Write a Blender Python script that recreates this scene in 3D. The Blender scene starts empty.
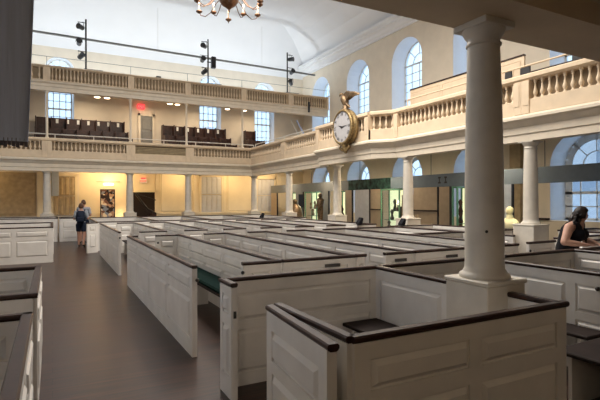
import bpy, bmesh, math, random
from mathutils import Vector, Matrix
random.seed(7)
PI = math.pi
S = bpy.context.scene
C = S.collection

# ---------------------------------------------------------------- camera, world, exposure
cam_d = bpy.data.cameras.new('camera'); cam = bpy.data.objects.new('camera', cam_d); C.objects.link(cam)
cam_d.sensor_width = 36; cam_d.lens = 36*470/600; cam_d.clip_start = 0.05; cam_d.clip_end = 200
cam.location = (0, 0, 1.7); cam.rotation_euler = (math.radians(90.06), math.radians(0.2), math.radians(-27.82))
S.camera = cam
S.view_settings.view_transform = 'Standard'; S.view_settings.look = 'None'
S.view_settings.gamma = 1; S.view_settings.use_curve_mapping = False
S.view_settings.exposure = 1.2
S.cycles.use_denoising = True
S.cycles.max_bounces = 6; S.cycles.diffuse_bounces = 4; S.cycles.transparent_max_bounces = 8
S.cycles.sample_clamp_indirect = 4
W = bpy.data.worlds.new('sky'); S.world = W; W.use_nodes = True
nt = W.node_tree; bg = nt.nodes['Background']
tc = nt.nodes.new('ShaderNodeTexCoord'); gr = nt.nodes.new('ShaderNodeSeparateXYZ'); rp = nt.nodes.new('ShaderNodeValToRGB')
nt.links.new(tc.outputs['Generated'], gr.inputs[0]); nt.links.new(gr.outputs['Z'], rp.inputs[0]); nt.links.new(rp.outputs[0], bg.inputs[0])
rp.color_ramp.elements[0].position = 0.0; rp.color_ramp.elements[0].color = (0.45, 0.64, 0.90, 1)
rp.color_ramp.elements[1].position = 0.5; rp.color_ramp.elements[1].color = (0.60, 0.78, 1.0, 1)
bg.inputs['Strength'].default_value = .95
def light(name, typ, loc, power, col=(1, 1, 1), size=.3, sizey=None, rot=(0, 0, 0), spot=None, blend=.6):
    d = bpy.data.lights.new(name, typ); d.energy = power; d.color = col
    if typ == 'AREA':
        d.size = size
        if sizey: d.shape = 'RECTANGLE'; d.size_y = sizey
    else: d.shadow_soft_size = size
    if spot: d.spot_size = math.radians(spot); d.spot_blend = blend
    o = bpy.data.objects.new(name, d); C.objects.link(o); o.location = loc; o.rotation_euler = rot
    return o
def portal(loc, w, h, rot):
    o = light('window_portal', 'AREA', loc, 1, size=w, sizey=h, rot=rot); o.data.cycles.is_portal = True
WARM = (1.0, 0.68, 0.34); WARM2 = (1.0, 0.80, 0.56)
RIGHT_Y = [5.0, 9.1, 13.45, 17.5, 21.55, 25.6]; RIGHT_Y0 = [1.2, -2.9]
FAR_X = [0.38, 8.58, 12.2]
for y in RIGHT_Y + [1.2]:
    portal((15.8, y, 7.2), 4.6, 2.2, (0, PI/2, 0)) ; portal((15.8, y, 2.5), 3.0, 2.2, (0, PI/2, 0))
for y in (3, 8, 18, 23): portal((-5.35, y, 2.5), 3.0, 2.2, (0, -PI/2, 0))
for y in (3, 8, 13, 18, 23): portal((-5.35, y, 7.2), 4.6, 2.2, (0, -PI/2, 0))
# up-lighting behind the upper gallery balustrade and an unseen added fill over the nave
light('gallery_uplight', 'AREA', (5, 26.4, 7.7), 160, (0.86, 0.94, 1.0), 18, .5, (PI, 0, 0))
light('nave_fill', 'AREA', (4.9, 11, 9.9), 800, (1.0, 0.93, 0.84), 5, 9, (0, 0, 0))
# under the upper gallery
for x in (1.5, 4.6, 7.6, 11.0): light('soffit_lamp', 'AREA', (x, 26.6, 7.15), 18, WARM2, .9, .3, (0, 0, 0))
# under the lower gallery, warm lamps washing the far wall
for x in (-3.2, 1.9, 3.4, 6.6, 9.6, 12.0): light('under_gallery_lamp', 'AREA', (x, 26.6, 3.42), 14 if x > 0 else 8, WARM, .6, .3, (math.radians(38), 0, 0))
for y in (10, 15, 20, 24.5): light('side_aisle_lamp', 'AREA', (11.6, y, 3.5), 32, WARM2, .5, .5, (0, 0, 0))

# ---------------------------------------------------------------- materials
def mat(name, col, rough=.55, spec=.4, metal=0, noise=.04, nscale=6, bump=.0, bscale=40, emit=None, estr=0, coord='Object', stretch=None):
    m = bpy.data.materials.new(name); m.use_nodes = True; t = m.node_tree; b = t.nodes['Principled BSDF']
    b.inputs['Roughness'].default_value = rough; b.inputs['Metallic'].default_value = metal
    b.inputs['Specular IOR Level'].default_value = spec
    tcn = t.nodes.new('ShaderNodeTexCoord'); mp = t.nodes.new('ShaderNodeMapping'); t.links.new(tcn.outputs[coord], mp.inputs[0])
    if stretch: mp.inputs['Scale'].default_value = stretch
    n = t.nodes.new('ShaderNodeTexNoise'); n.inputs['Scale'].default_value = nscale; n.inputs['Detail'].default_value = 5
    t.links.new(mp.outputs[0], n.inputs['Vector'])
    r = t.nodes.new('ShaderNodeValToRGB'); t.links.new(n.outputs['Fac'], r.inputs[0])
    r.color_ramp.elements[0].position = .3; r.color_ramp.elements[1].position = .7
    r.color_ramp.elements[0].color = tuple(max(0, c*(1-noise*2)) for c in col)+(1,)
    r.color_ramp.elements[1].color = tuple(min(1, c*(1+noise)) for c in col)+(1,)
    t.links.new(r.outputs[0], b.inputs['Base Color'])
    if bump:
        n2 = t.nodes.new('ShaderNodeTexNoise'); n2.inputs['Scale'].default_value = bscale; t.links.new(mp.outputs[0], n2.inputs['Vector'])
        bp = t.nodes.new('ShaderNodeBump'); bp.inputs['Strength'].default_value = bump; bp.inputs['Distance'].default_value = .01
        t.links.new(n2.outputs['Fac'], bp.inputs['Height']); t.links.new(bp.outputs[0], b.inputs['Normal'])
    if emit: b.inputs['Emission Color'].default_value = emit+(1,); b.inputs['Emission Strength'].default_value = estr
    return m
M = dict(
 pew=mat('pew_paint', (.77, .735, .69), .42, .45, noise=.05, nscale=3, bump=.06),
 rail=mat('mahogany', (.034, .013, .009), .38, .35, noise=.25, nscale=8, stretch=(1, 1, 6)),
 wall=mat('wall_plaster', (.78, .70, .58), .8, .2, noise=.03, nscale=2, bump=.05),
 wallw=mat('warm_panel_paint', (.80, .70, .50), .6, .3, noise=.03, nscale=2),
 ceil=mat('ceiling_plaster', (.84, .85, .87), .85, .1, noise=.01, nscale=1),
 gal=mat('gallery_paint', (.74, .59, .42), .5, .35, noise=.04, nscale=4, bump=.04),
 galw=mat('gallery_paint_light', (.76, .67, .54), .5, .35, noise=.04, nscale=4),
 col=mat('column_paint', (.66, .61, .53), .5, .35, noise=.05, nscale=5, bump=.05),
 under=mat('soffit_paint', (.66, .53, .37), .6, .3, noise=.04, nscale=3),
 dark=mat('dark_wood', (.05, .022, .016), .4, .4, noise=.25, nscale=7),
 seat=mat('seat_wood', (.022, .013, .011), .7, .2, noise=.2, nscale=7),
 reveal=mat('daylit_reveal_white', (.86, .87, .88), .7, .2, noise=.01),  # window reveals whitened: sky brightness put into their colour
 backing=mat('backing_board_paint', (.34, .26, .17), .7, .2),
 tan=mat('tan_board', (.46, .36, .22), .55, .3, noise=.1, nscale=5),
 green=mat('green_cushion', (.004, .016, .014), .9, .05, noise=.2, nscale=20, bump=.2, bscale=150),
 black=mat('black_metal', (.012, .012, .014), .4, .5),
 white=mat('white_metal', (.75, .74, .70), .4, .5),
 paper=mat('white_card', (.85, .85, .82), .7, .2),
 gold=mat('gilding', (.34, .24, .11), .45, .4, metal=.5, noise=.3, nscale=14, bump=.3, bscale=60),
 bronze=mat('brown_bronze', (.20, .13, .07), .4, .5, metal=.6, noise=.3, nscale=14, bump=.3, bscale=60),
 brass=mat('old_brass', (.22, .12, .07), .3, .5, metal=.85, noise=.2),
 candle=mat('ivory_candle', (.85, .70, .55), .5, .3),
 bulb=mat('bulb_glow', (1, .9, .75), .3, emit=(1.0, .72, .45), estr=3.5),
 dial=mat('clock_dial', (.46, .45, .46), .5, .3),
 grey=mat('grey_cloth', (.52, .60, .82), .9, .15, noise=.12, nscale=3, bump=.4, bscale=9, stretch=(6, 6, .4)),
 fringe=mat('dark_fringe', (.12, .11, .13), .95, .1),
 band=mat('grey_blue_banner', (.13, .165, .20), .7, .2, noise=.04),
 bandg=mat('dark_green_banner', (.02, .055, .045), .7, .2, noise=.5, nscale=5),
 bandt=mat('grey_banner', (.19, .20, .20), .7, .2),
 panel=mat('pale_exhibit_panel', (.55, .56, .58), .6, .2),
 panelb=mat('beige_exhibit_panel', (.42, .33, .23), .6, .2),
 slate=mat('blue_grey_exhibit_panel', (.32, .36, .42), .6, .2),
 caselit=mat('lit_case_back', (.8, .85, .6), .6, emit=(.95, .95, .55), estr=.38),
 gedge=mat('green_glass_edge', (.12, .30, .20), .2, .6),
 marble=mat('plaster_bust', (.85, .80, .58), .55, .3),
 door=mat('grey_door', (.22, .22, .21), .5, .3),
 doord=mat('dark_opening', (.03, .022, .02), .8, .1),
 red=mat('exit_sign_red', (.5, .02, .02), .4, emit=(1.0, .04, .05), estr=1.0),
 redp=mat('red_lettering', (.6, .04, .03), .5, emit=(1.0, .1, .05), estr=.3),
 blue=mat('pale_blue_cloth', (.45, .52, .62), .8, .1),
 skin=mat('skin', (.62, .36, .27), .5, .4, noise=.06, nscale=12),
 skin2=mat('visitor_skin', (.50, .27, .19), .55, .3),  # skin tone of the two distant visitors
 hair=mat('dark_brown_hair', (.018, .010, .008), .45, .4, noise=.4, nscale=30, bump=.6, bscale=50),
 hair2=mat('brown_hair', (.09, .04, .02), .5, .4, noise=.3, nscale=30),
 blackc=mat('black_cloth', (.012, .012, .016), .85, .2, bump=.2, bscale=30),
 greyc=mat('grey_tshirt', (.30, .32, .36), .85, .2),
 navy=mat('navy_cloth', (.012, .018, .035), .8, .2),
 lens=mat('lamp_lens', (.2, .2, .2), .1, .6),
 knob=mat('iron_knob', (.02, .015, .012), .35, .5),
)
def glass_mat():
    m = bpy.data.materials.new('window_glass'); m.use_nodes = True; t = m.node_tree; t.nodes.clear()
    o = t.nodes.new('ShaderNodeOutputMaterial'); mx = t.nodes.new('ShaderNodeMixShader')
    tr = t.nodes.new('ShaderNodeBsdfTransparent'); tr.inputs[0].default_value = (.93, .97, 1, 1)
    gl = t.nodes.new('ShaderNodeBsdfGlossy'); gl.inputs['Roughness'].default_value = .03
    mx.inputs[0].default_value = .06
    t.links.new(tr.outputs[0], mx.inputs[1]); t.links.new(gl.outputs[0], mx.inputs[2]); t.links.new(mx.outputs[0], o.inputs[0]); return m
M['glass'] = glass_mat()
def floor_mat():
    m = mat('floor_boards', (.10, .065, .05), .33, .3); t = m.node_tree; b = t.nodes['Principled BSDF']
    tcn = t.nodes.new('ShaderNodeTexCoord'); br = t.nodes.new('ShaderNodeTexBrick')
    t.links.new(tcn.outputs['Object'], br.inputs['Vector'])
    br.inputs['Scale'].default_value = 1; br.inputs['Brick Width'].default_value = 3.2; br.inputs['Row Height'].default_value = .17
    br.inputs['Mortar Size'].default_value = .004; br.inputs['Color1'].default_value = (.058, .029, .021, 1); br.inputs['Color2'].default_value = (.036, .020, .015, 1)
    br.inputs['Mortar'].default_value = (.015, .009, .008, 1); br.inputs['Mortar Smooth'].default_value = .3; br.offset_frequency = 2; br.offset = .37
    mp = t.nodes.new('ShaderNodeMapping'); mp.inputs['Scale'].default_value = (.6, 9, 1); t.links.new(tcn.outputs['Object'], mp.inputs[0])
    n = t.nodes.new('ShaderNodeTexNoise'); n.inputs['Scale'].default_value = 2.5; n.inputs['Detail'].default_value = 8; t.links.new(mp.outputs[0], n.inputs['Vector'])
    r = t.nodes.new('ShaderNodeValToRGB'); t.links.new(n.outputs['Fac'], r.inputs[0])
    r.color_ramp.elements[0].position = .36; r.color_ramp.elements[0].color = (.35, .35, .35, 1); r.color_ramp.elements[1].position = .72; r.color_ramp.elements[1].color = (1.5, 1.38, 1.3, 1)
    mx = t.nodes.new('ShaderNodeMix'); mx.data_type = 'RGBA'; mx.blend_type = 'MULTIPLY'; mx.inputs[0].default_value = 1
    t.links.new(br.outputs['Color'], mx.inputs[6]); t.links.new(r.outputs[0], mx.inputs[7]); t.links.new(mx.outputs[2], b.inputs['Base Color'])
    r2 = t.nodes.new('ShaderNodeMapRange'); r2.inputs[3].default_value = .24; r2.inputs[4].default_value = .42
    t.links.new(n.outputs['Fac'], r2.inputs[0]); t.links.new(r2.outputs[0], b.inputs['Roughness'])
    return m
M['floor'] = floor_mat()

# ---------------------------------------------------------------- mesh helpers
class MB:
    def __init__(s): s.v = []; s.f = []; s.sm = []
    def add(s, vs, fs, smooth=False):
        k = len(s.v); s.v += [tuple(p) for p in vs]; s.f += [tuple(i+k for i in f) for f in fs]; s.sm += [smooth]*len(fs); return s
    def box(s, x0, x1, y0, y1, z0, z1, c=0):
        if x0 > x1: x0, x1 = x1, x0
        if y0 > y1: y0, y1 = y1, y0
        if z0 > z1: z0, z1 = z1, z0
        if c <= 0:
            vs = [(x, y, z) for z in (z0, z1) for y in (y0, y1) for x in (x0, x1)]
            return s.add(vs, [(0, 2, 3, 1), (4, 5, 7, 6), (0, 1, 5, 4), (2, 6, 7, 3), (0, 4, 6, 2), (1, 3, 7, 5)])
        c = min(c, (x1-x0)/2.2, (y1-y0)/2.2, (z1-z0)/2.2)
        bm = bmesh.new(); g = bmesh.ops.create_cube(bm, size=1)
        for v in bm.verts: v.co = Vector(((x0+x1)/2+v.co.x*(x1-x0), (y0+y1)/2+v.co.y*(y1-y0), (z0+z1)/2+v.co.z*(z1-z0)))
        bmesh.ops.bevel(bm, geom=bm.edges[:], offset=c, segments=1, affect='EDGES')
        return s.frombm(bm)
    def frombm(s, bm, smooth=False, mtx=None):
        bm.verts.index_update()
        s.add([(mtx @ v.co) if mtx else v.co.copy() for v in bm.verts], [[v.index for v in f.verts] for f in bm.faces], smooth); bm.free(); return s
    def lathe(s, prof, n=24, c=(0, 0, 0), smooth=True, cap=True):
        vs = []; fs = []
        for r, z in prof:
            for i in range(n): a = 2*PI*i/n; vs.append((c[0]+r*math.cos(a), c[1]+r*math.sin(a), c[2]+z))
        m = len(prof)
        for j in range(m-1):
            for i in range(n): i2 = (i+1) % n; fs.append((j*n+i, j*n+i2, (j+1)*n+i2, (j+1)*n+i))
        s.add(vs, fs, smooth)
        if cap: s.add(vs[:n], [tuple(range(n-1, -1, -1))]); s.add(vs[-n:], [tuple(range(n))])
        return s
    def tube(s, pts, r, n=8, smooth=True):
        pts = [Vector(p) for p in pts]; rs = r if isinstance(r, (list, tuple)) else [r]*len(pts); vs = []; fs = []
        up = Vector((0, 0, 1))
        for i, p in enumerate(pts):
            d = (pts[min(i+1, len(pts)-1)]-pts[max(i-1, 0)]).normalized()
            a = d.cross(up if abs(d.dot(up)) < .95 else Vector((1, 0, 0))).normalized(); b = d.cross(a)
            for k in range(n): t = 2*PI*k/n; vs.append(p+(a*math.cos(t)+b*math.sin(t))*rs[i])
        for j in range(len(pts)-1):
            for i in range(n): i2 = (i+1) % n; fs.append((j*n+i, j*n+i2, (j+1)*n+i2, (j+1)*n+i))
        s.add(vs, fs, smooth); s.add(vs[:n], [tuple(range(n-1, -1, -1))]); s.add(vs[-n:], [tuple(range(n))]); return s
    def sweep(s, prof, p0, p1):
        """prof: (out, z) outline swept from p0 to p1 in plan; out is to the LEFT of the direction"""
        p0 = Vector((p0[0], p0[1], 0)); p1 = Vector((p1[0], p1[1], 0)); d = (p1-p0).normalized(); o = Vector((-d.y, d.x, 0)); n = len(prof)
        vs = [p0+o*a+Vector((0, 0, z)) for a, z in prof]+[p1+o*a+Vector((0, 0, z)) for a, z in prof]
        return s.add(vs, [(i, (i+1) % n, n+(i+1) % n, n+i) for i in range(n)]+[tuple(range(n-1, -1, -1)), tuple(range(n, 2*n))])
    def path(s, prof, pts):
        """same, along a polyline with mitred corners"""
        P = [Vector((a, b, 0)) for a, b in pts]; n = len(prof); vs = []
        for i, p in enumerate(P):
            d0 = (P[i]-P[i-1]).normalized() if i else (P[1]-P[0]).normalized(); d1 = (P[i+1]-P[i]).normalized() if i < len(P)-1 else d0
            o0 = Vector((-d0.y, d0.x, 0)); o1 = Vector((-d1.y, d1.x, 0)); o = (o0+o1).normalized(); k = 1/max(.3, o.dot(o0))
            vs += [p+o*a*k+Vector((0, 0, z)) for a, z in prof]
        fs = []
        for j in range(len(P)-1): fs += [(j*n+i, j*n+(i+1) % n, (j+1)*n+(i+1) % n, (j+1)*n+i) for i in range(n)]
        return s.add(vs, fs+[tuple(range(n-1, -1, -1)), tuple(range((len(P)-1)*n, len(P)*n))])
    def ball(s, c, r, sx=1, sy=1, sz=1, n=16):
        bm = bmesh.new(); bmesh.ops.create_uvsphere(bm, u_segments=n, v_segments=max(6, n*2//3), radius=r)
        for v in bm.verts: v.co = Vector((c[0]+v.co.x*sx, c[1]+v.co.y*sy, c[2]+v.co.z*sz))
        return s.frombm(bm, True)
    def build(s, name, m, parent=None, kind=None):
        me = bpy.data.meshes.new(name); me.from_pydata(s.v, [], s.f); me.materials.append(M[m])
        me.polygons.foreach_set('use_smooth', s.sm)
        bm = bmesh.new(); bm.from_mesh(me); bmesh.ops.recalc_face_normals(bm, faces=bm.faces[:]); bm.to_mesh(me); bm.free(); me.update()
        o = bpy.data.objects.new(name, me); C.objects.link(o)
        if parent: o.parent = parent
        if kind: o['kind'] = kind
        return o
def tag(o, label, cat, group=None):
    o['label'] = label; o['category'] = cat
    if group: o['group'] = group
    return o
def thing(name, loc, label, cat, group=None, rz=0):
    o = bpy.data.objects.new(name, None); C.objects.link(o); o.location = loc; o.rotation_euler = (0, 0, rz); o.empty_display_size = .1
    return tag(o, label, cat, group)
def copytree(o, parent=None):
    c = o.copy(); C.objects.link(c)
    if parent: c.parent = parent
    for ch in list(o.children): copytree(ch, c)
    return c
ORD = ['first', 'second', 'third', 'fourth', 'fifth', 'sixth', 'seventh', 'eighth', 'ninth', 'tenth', 'eleventh', 'twelfth']

# ---------------------------------------------------------------- room shell
def plain(name, b, m): return b.build(name, m, kind='structure')
plain('floor', MB().box(-5, 15, -3, 28, -.2, 0), 'floor')
def arch_prism(cx, w, z0, zs, depth0, depth1, axis, n=14, splay=0):
    """arched opening: half round head above zs; axis 'x' = opening in a wall facing x"""
    r = w/2; out = [(cx-r, z0), (cx+r, z0)]+[(cx+r*math.cos(PI*i/n), zs+r*math.sin(PI*i/n)) for i in range(n+1)]
    k = len(out); V = []
    for d, e in ((depth0, splay), (depth1, 0)):
        for u, z in out:
            uu = cx+(u-cx)*(1+e); V.append((d, uu, z) if axis == 'x' else (uu, d, z))
    return MB().add(V, [(i, (i+1) % k, k+(i+1) % k, k+i) for i in range(k)]+[tuple(range(k-1, -1, -1)), tuple(range(k, 2*k))])
def cut(o, cutters):
    for i, c in enumerate(cutters):
        co = c.build('cutter', 'wall'); md = o.modifiers.new('b', 'BOOLEAN'); md.object = co; md.operation = 'DIFFERENCE'; md.solver = 'EXACT'
        dg = bpy.context.evaluated_depsgraph_get(); me = bpy.data.meshes.new_from_object(o.evaluated_get(dg)); o.modifiers.clear(); o.data = me
        bpy.data.objects.remove(co)
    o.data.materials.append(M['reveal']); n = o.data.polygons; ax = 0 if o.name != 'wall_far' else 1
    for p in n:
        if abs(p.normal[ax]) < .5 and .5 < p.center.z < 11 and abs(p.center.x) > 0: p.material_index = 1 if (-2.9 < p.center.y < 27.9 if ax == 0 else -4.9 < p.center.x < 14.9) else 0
wr = MB().box(15, 16.0, -3, 28.6, 0, 12.6).build('wall_right', 'wall', kind='structure')
cs = []
for y in RIGHT_Y+[1.2]:
    cs.append(arch_prism(y, 2.15, 5.0, 8.4, 14.9, 16.1, 'x')); cs.append(arch_prism(y, 2.15, 1.0, 2.85, 14.9, 16.1, 'x'))
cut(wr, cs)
wl = MB().box(-5.6, -5, -3, 28.6, 0, 12.6).build('wall_left', 'wall', kind='structure')
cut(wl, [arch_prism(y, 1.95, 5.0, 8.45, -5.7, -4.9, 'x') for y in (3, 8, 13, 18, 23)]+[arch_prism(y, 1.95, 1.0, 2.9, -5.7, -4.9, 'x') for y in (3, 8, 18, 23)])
wf = MB().box(-5, 15, 28, 28.6, 0, 12.6).build('wall_far', 'wall', kind='structure')
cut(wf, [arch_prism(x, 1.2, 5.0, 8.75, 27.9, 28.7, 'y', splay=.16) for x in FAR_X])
plain('wall_near', MB().box(-5.6, 15.6, -3.5, -3, 0, 12.6), 'wall')
# ceiling: flat field with a deep cove on the sides
cv = [(0, 10.55), (.35, 10.85), (.9, 11.35), (1.7, 11.8), (2.6, 12.05), (3.4, 12.12)]
b = MB(); pr = [(-5+a, z) for a, z in cv]+[(15-a, z) for a, z in reversed(cv)]
V = []; 
for y in (-3, 28): V += [(x, y, z) for x, z in pr]
k = len(pr); b.add(V, [(i, i+1, k+i+1, k+i) for i in range(k-1)])
# far end cove
pf = [(28-a, z) for a, z in [(0, 9.85), (.08, 10.2)]+[(.25+a*.93, z) for a, z in cv]]; V = []
for x in (-5, 15): V += [(x, y, z) for y, z in pf]
k2 = len(pf); b.add(V, [(i, i+1, k2+i+1, k2+i) for i in range(k2-1)], True)
b.box(-5.6, 15.6, -3.5, 28.6, 12.2, 12.5)
b.build('ceiling', 'ceil', kind='structure')
corn = [(0, 9.98), (.07, 9.98), (.07, 10.08), (.16, 10.14), (.2, 10.28), (.34, 10.34), (.34, 10.42), (.5, 10.48), (.5, 10.6), (0, 10.6)]
b = MB(); b.path(corn, [(15, -3), (15, 28)]); b.path(corn, [(-5, 28), (-5, -3)]); b.build('trim_1', 'ceil', kind='structure')

# windows
def bar_u(mb, axis, d, a, b2, t=.035):
    (u0, z0), (u1, z1) = a, b2; L = math.hypot(u1-u0, z1-z0); nx, nz = -(z1-z0)/L*t/2, (u1-u0)/L*t/2; V = []
    for dd in (d-.02, d+.02):
        for (u, z) in ((u0+nx, z0+nz), (u1+nx, z1+nz), (u1-nx, z1-nz), (u0-nx, z0-nz)): V.append((dd, u, z) if axis == 'x' else (u, dd, z))
    mb.add(V, [(0, 1, 2, 3), (7, 6, 5, 4), (0, 4, 5, 1), (1, 5, 6, 2), (2, 6, 7, 3), (3, 7, 4, 0)])
wn = [0]
def window(axis, d, cu, w, z0, zs, nc, rows, cas=.08):
    wn[0] += 1; r = w/2
    root = bpy.data.objects.new('window_%d' % wn[0], None); C.objects.link(root); root['kind'] = 'structure'
    root.location = (d, cu, z0) if axis == 'x' else (cu, d, z0)
    f = MB(); n = 14; zz0 = 0; zzs = zs-z0
    q = cas/2-.01; bar_u(f, axis, 0, (-r, .03), (r, .03), .09)
    for sgn in (-1, 1): bar_u(f, axis, 0, (sgn*(r-q), 0), (sgn*(r-q), zzs), cas)
    for i in range(n):
        a, c2 = PI*i/n, PI*(i+1)/n; R = r-q; bar_u(f, axis, 0, (R*math.cos(a), zzs+R*math.sin(a)), (R*math.cos(c2), zzs+R*math.sin(c2)), cas)
    f.build('frame', 'white', root)
    g = MB()
    for i in range(1, nc): u = -r+w*i/nc; bar_u(g, axis, 0, (u, 0), (u, zzs), .04)
    for j in range(1, rows+1): z = zzs*j/rows; bar_u(g, axis, 0, (-r, z), (r, z), .09 if j in (rows, rows//2) else .035)
    for i in range(1, 4): a = PI*i/4; bar_u(g, axis, 0, (r*.42*math.cos(a), zzs+r*.42*math.sin(a)), (r*math.cos(a), zzs+r*math.sin(a)), .035)
    for i in range(8):
        a, c2 = PI*i/8, PI*(i+1)/8; R = r*.42; bar_u(g, axis, 0, (R*math.cos(a), zzs+R*math.sin(a)), (R*math.cos(c2), zzs+R*math.sin(c2)), .035)
    g.build('muntins', 'white', root)
    pts = [(-r, 0), (r, 0)]+[(r*math.cos(PI*i/n), zzs+r*math.sin(PI*i/n)) for i in range(n+1)]; k = len(pts); V = []
    for dd in (.003, .009): V += [(dd, u, z) if axis == 'x' else (u, dd, z) for u, z in pts]
    MB().add(V, [tuple(range(k-1, -1, -1)), tuple(range(k, 2*k))]+[(i, (i+1) % k, k+(i+1) % k, k+i) for i in range(k)]).build('glass', 'glass', root)
for y in RIGHT_Y+[1.2]:
    window('x', 15.85, y, 2.15, 5.0, 8.4, 4, 8); window('x', 15.85, y, 2.15, 1.0, 2.85, 4, 4, cas=.26)
for y in (3, 8, 13, 18, 23): window('x', -5.45, y, 1.95, 5.0, 8.45, 4, 8)
for y in (3, 8, 18, 23): window('x', -5.45, y, 1.95, 1.0, 2.9, 4, 4)
for x in FAR_X: window('y', 28.45, x, 1.2, 5.0, 8.75, 4, 9)
# neighbouring building outside the right windows
t = thing('neighbouring_building', (24, 6, -3), 'pale blue-grey building seen through the large arched window at right', 'building')
b = MB().box(0, 3, -10, 10, 0, 8.2); b.build('wall', 'slate', t)
for i in range(8):
    for j in range(2):
        MB().box(-.06, .02, -9+i*2.4, -9+i*2.4+1.2, 3.4+j*2.6, 5.1+j*2.6).build('window', 'panel', t)

# ---------------------------------------------------------------- galleries
COLZ = 3.1
def column_parts(t, loc_z0, r0, r1, h, pedw, pedh, m='col', abw=None):
    """pedestal from floor, shaft with base torus, capital"""
    p = MB(); p.box(-pedw/2, pedw/2, -pedw/2, pedw/2, 0, pedh-.05, .008); p.box(-pedw/2-.012, pedw/2+.012, -pedw/2-.012, pedw/2+.012, pedh-.05, pedh-.015, .008); p.build('pedestal', m, t)
    s = MB(); z = pedh-.02; q = r0
    s.lathe([(q*1.28, z), (q*1.30, z+q*.12), (q*1.25, z+q*.27), (q*1.12, z+q*.32), (q*1.10, z+q*.40), (q*1.02, z+q*.52), (q, z+q*.7), (q*.985, z+(h-z)*.35), (q*.5+r1*.5, z+(h-z)*.7), (r1, h-r1*1.5)], 36); s.build('shaft', m, t)
    c = MB(); z = h; q = r1
    c.lathe([(q, -q*1.5), (q*1.10, -q*1.45), (q*1.12, -q*1.35), (q*1.02, -q*1.28), (q*1.02, -q*.95), (q*1.12, -q*.9), (q*1.2, -q*.78), (q*1.34, -q*.5), (q*1.34, -q*.42)], 36, (0, 0, z))
    a = abw or q*1.42; c.box(-a, a, -a, a, z-q*.42, z, .006); c.build('capital', m, t)
# near column
t = thing('near_column', (3.055, 2.635, 0), 'large round cream column in the foreground rising from the pews', 'column')
column_parts(t, 0, .150, .122, 3.1, .42, 1.10, abw=.165)
MB().ball((-.100, -.108, 1.455), .012).build('screw_hole', 'knob', t)
cl = [(-.2, 'left-most slim column under the far gallery'), (3.47, 'slim column under the far gallery, left of the lower exit sign'), (6.42, 'slim column under the far gallery between yellow wall panels'), (10.2, 'slim column at the inner corner of the two galleries')]
proto = None
def col_at(x, y, lab):
    global proto
    if proto is None:
        t = thing('gallery_column', (x, y, 0), lab, 'column', 'columns carrying the lower gallery'); column_parts(t, 0, .17, .14, COLZ+.03, .56, 1.13); proto = t; return
    c = copytree(proto); c.location = (x, y, 0); c['label'] = lab
for x, l in cl: col_at(x, 24.95, l)
for y, l in ((20.45, 'cream side-gallery column second from the far corner'), (16.1, 'cream side-gallery column below the clock'), (11.83, 'cream side-gallery column right of the clock, amid lit display cases'), (7.42, 'cream side-gallery column beside the large arched window'), (3.05, 'cream side-gallery column nearest the viewer, past the large arched window')):
    col_at(10.2, y, l)

balu = None
BPROF = [(.045, 0), (.045, .04), (.022, .06), (.030, .10), (.052, .17), (.050, .22), (.030, .32), (.020, .42), (.022, .50), (.038, .53), (.022, .55), (.045, .57), (.045, .62)]
def balustrade(p0, p1, z, h, sp, label, m='gal', ped=(True, True), grp='balustrade bays of the lower gallery', s=1.0, pw=.42, face=1, rt=.16):
    p0 = Vector(p0); p1 = Vector(p1); L = (p1-p0).length; a = math.atan2(p1.y-p0.y, p1.x-p0.x)
    t = thing('balustrade', (p0.x, p0.y, z), label, 'balustrade', grp, rz=a)
    k = h
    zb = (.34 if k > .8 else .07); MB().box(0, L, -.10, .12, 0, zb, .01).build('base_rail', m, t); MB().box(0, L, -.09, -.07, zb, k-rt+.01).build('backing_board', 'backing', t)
    tr = MB(); tr.sweep([(-.13, k-rt+.03), (-.10, k-rt), (.10, k-rt), (.13, k-rt+.03), (.16, k-rt+.05), (.16, k-.03), (.13, k), (-.13, k), (-.16, k-.03), (-.16, k-rt+.05)], (0, 0), (L, 0)); tr.build('top_rail', m, t)
    x0 = pw/2 if ped[0] else 0; x1 = L-(pw/2 if ped[1] else 0)
    if ped[0]: pe = MB().box(0, x0, -.13, .14, 0, k-rt+.005, .008); pe.box(.05, x0, .14, .15, .2, k-.22); pe.build('pedestal', m, t)
    if ped[1]: pe = MB().box(x1, L, -.13, .14, 0, k-rt+.005, .008); pe.box(x1, L-.05, .14, .15, .2, k-.22); pe.build('pedestal', m, t)
    if sp:
        yc = .03*face; n = max(1, int(round((x1-x0)/sp))); z0 = zb; hh = k-rt-z0
        me = MB().lathe([(r*s, q*hh/.62) for r, q in BPROF], 10); first = None
        for i in range(n):
            if first is None: first = me.build('baluster', m, t); o = first
            else: o = first.copy(); C.objects.link(o)
            o.location = (x0+(i+.5)*(x1-x0)/n, yc, z0)
    return t, x0, x1
# architraves / entablature (continuous, part of the building)
ENT = [(0, 3.10), (0, 3.26), (.03, 3.28), (.03, 3.44), (.08, 3.48), (.14, 3.56), (.22, 3.60), (.22, 3.66), (.12, 3.72), (-.30, 3.72), (-.30, 3.10)]
bow = [(10.0, -3), (10.0, 12.18), (9.5, 12.85), (9.5, 16.35), (10.0, 17.0), (10.0, 24.7), (-5, 24.7)]
MB().path(ENT, bow).build('trim_2', 'galw', kind='structure')
MB().box(10.3, 15, -3, 28, 3.62, 3.74).build('trim_3', 'under', kind='structure') if False else None
# sloping soffit of the right gallery and its raked floor
b = MB(); V = []
for y in (-3, 28):
    V += [(10.25, y, 3.42), (15, y, 4.15), (15, y, 5.0), (12.2, y, 4.4), (11.2, y, 3.95), (10.0, y, 3.72), (10.0, y, 3.45)]
k = 7; b.add(V, [(i, (i+1) % k, k+(i+1) % k, k+i) for i in range(k)]+[tuple(range(k-1, -1, -1)), tuple(range(k, 2*k))]); b.build('trim_4', 'under', kind='structure')
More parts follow.
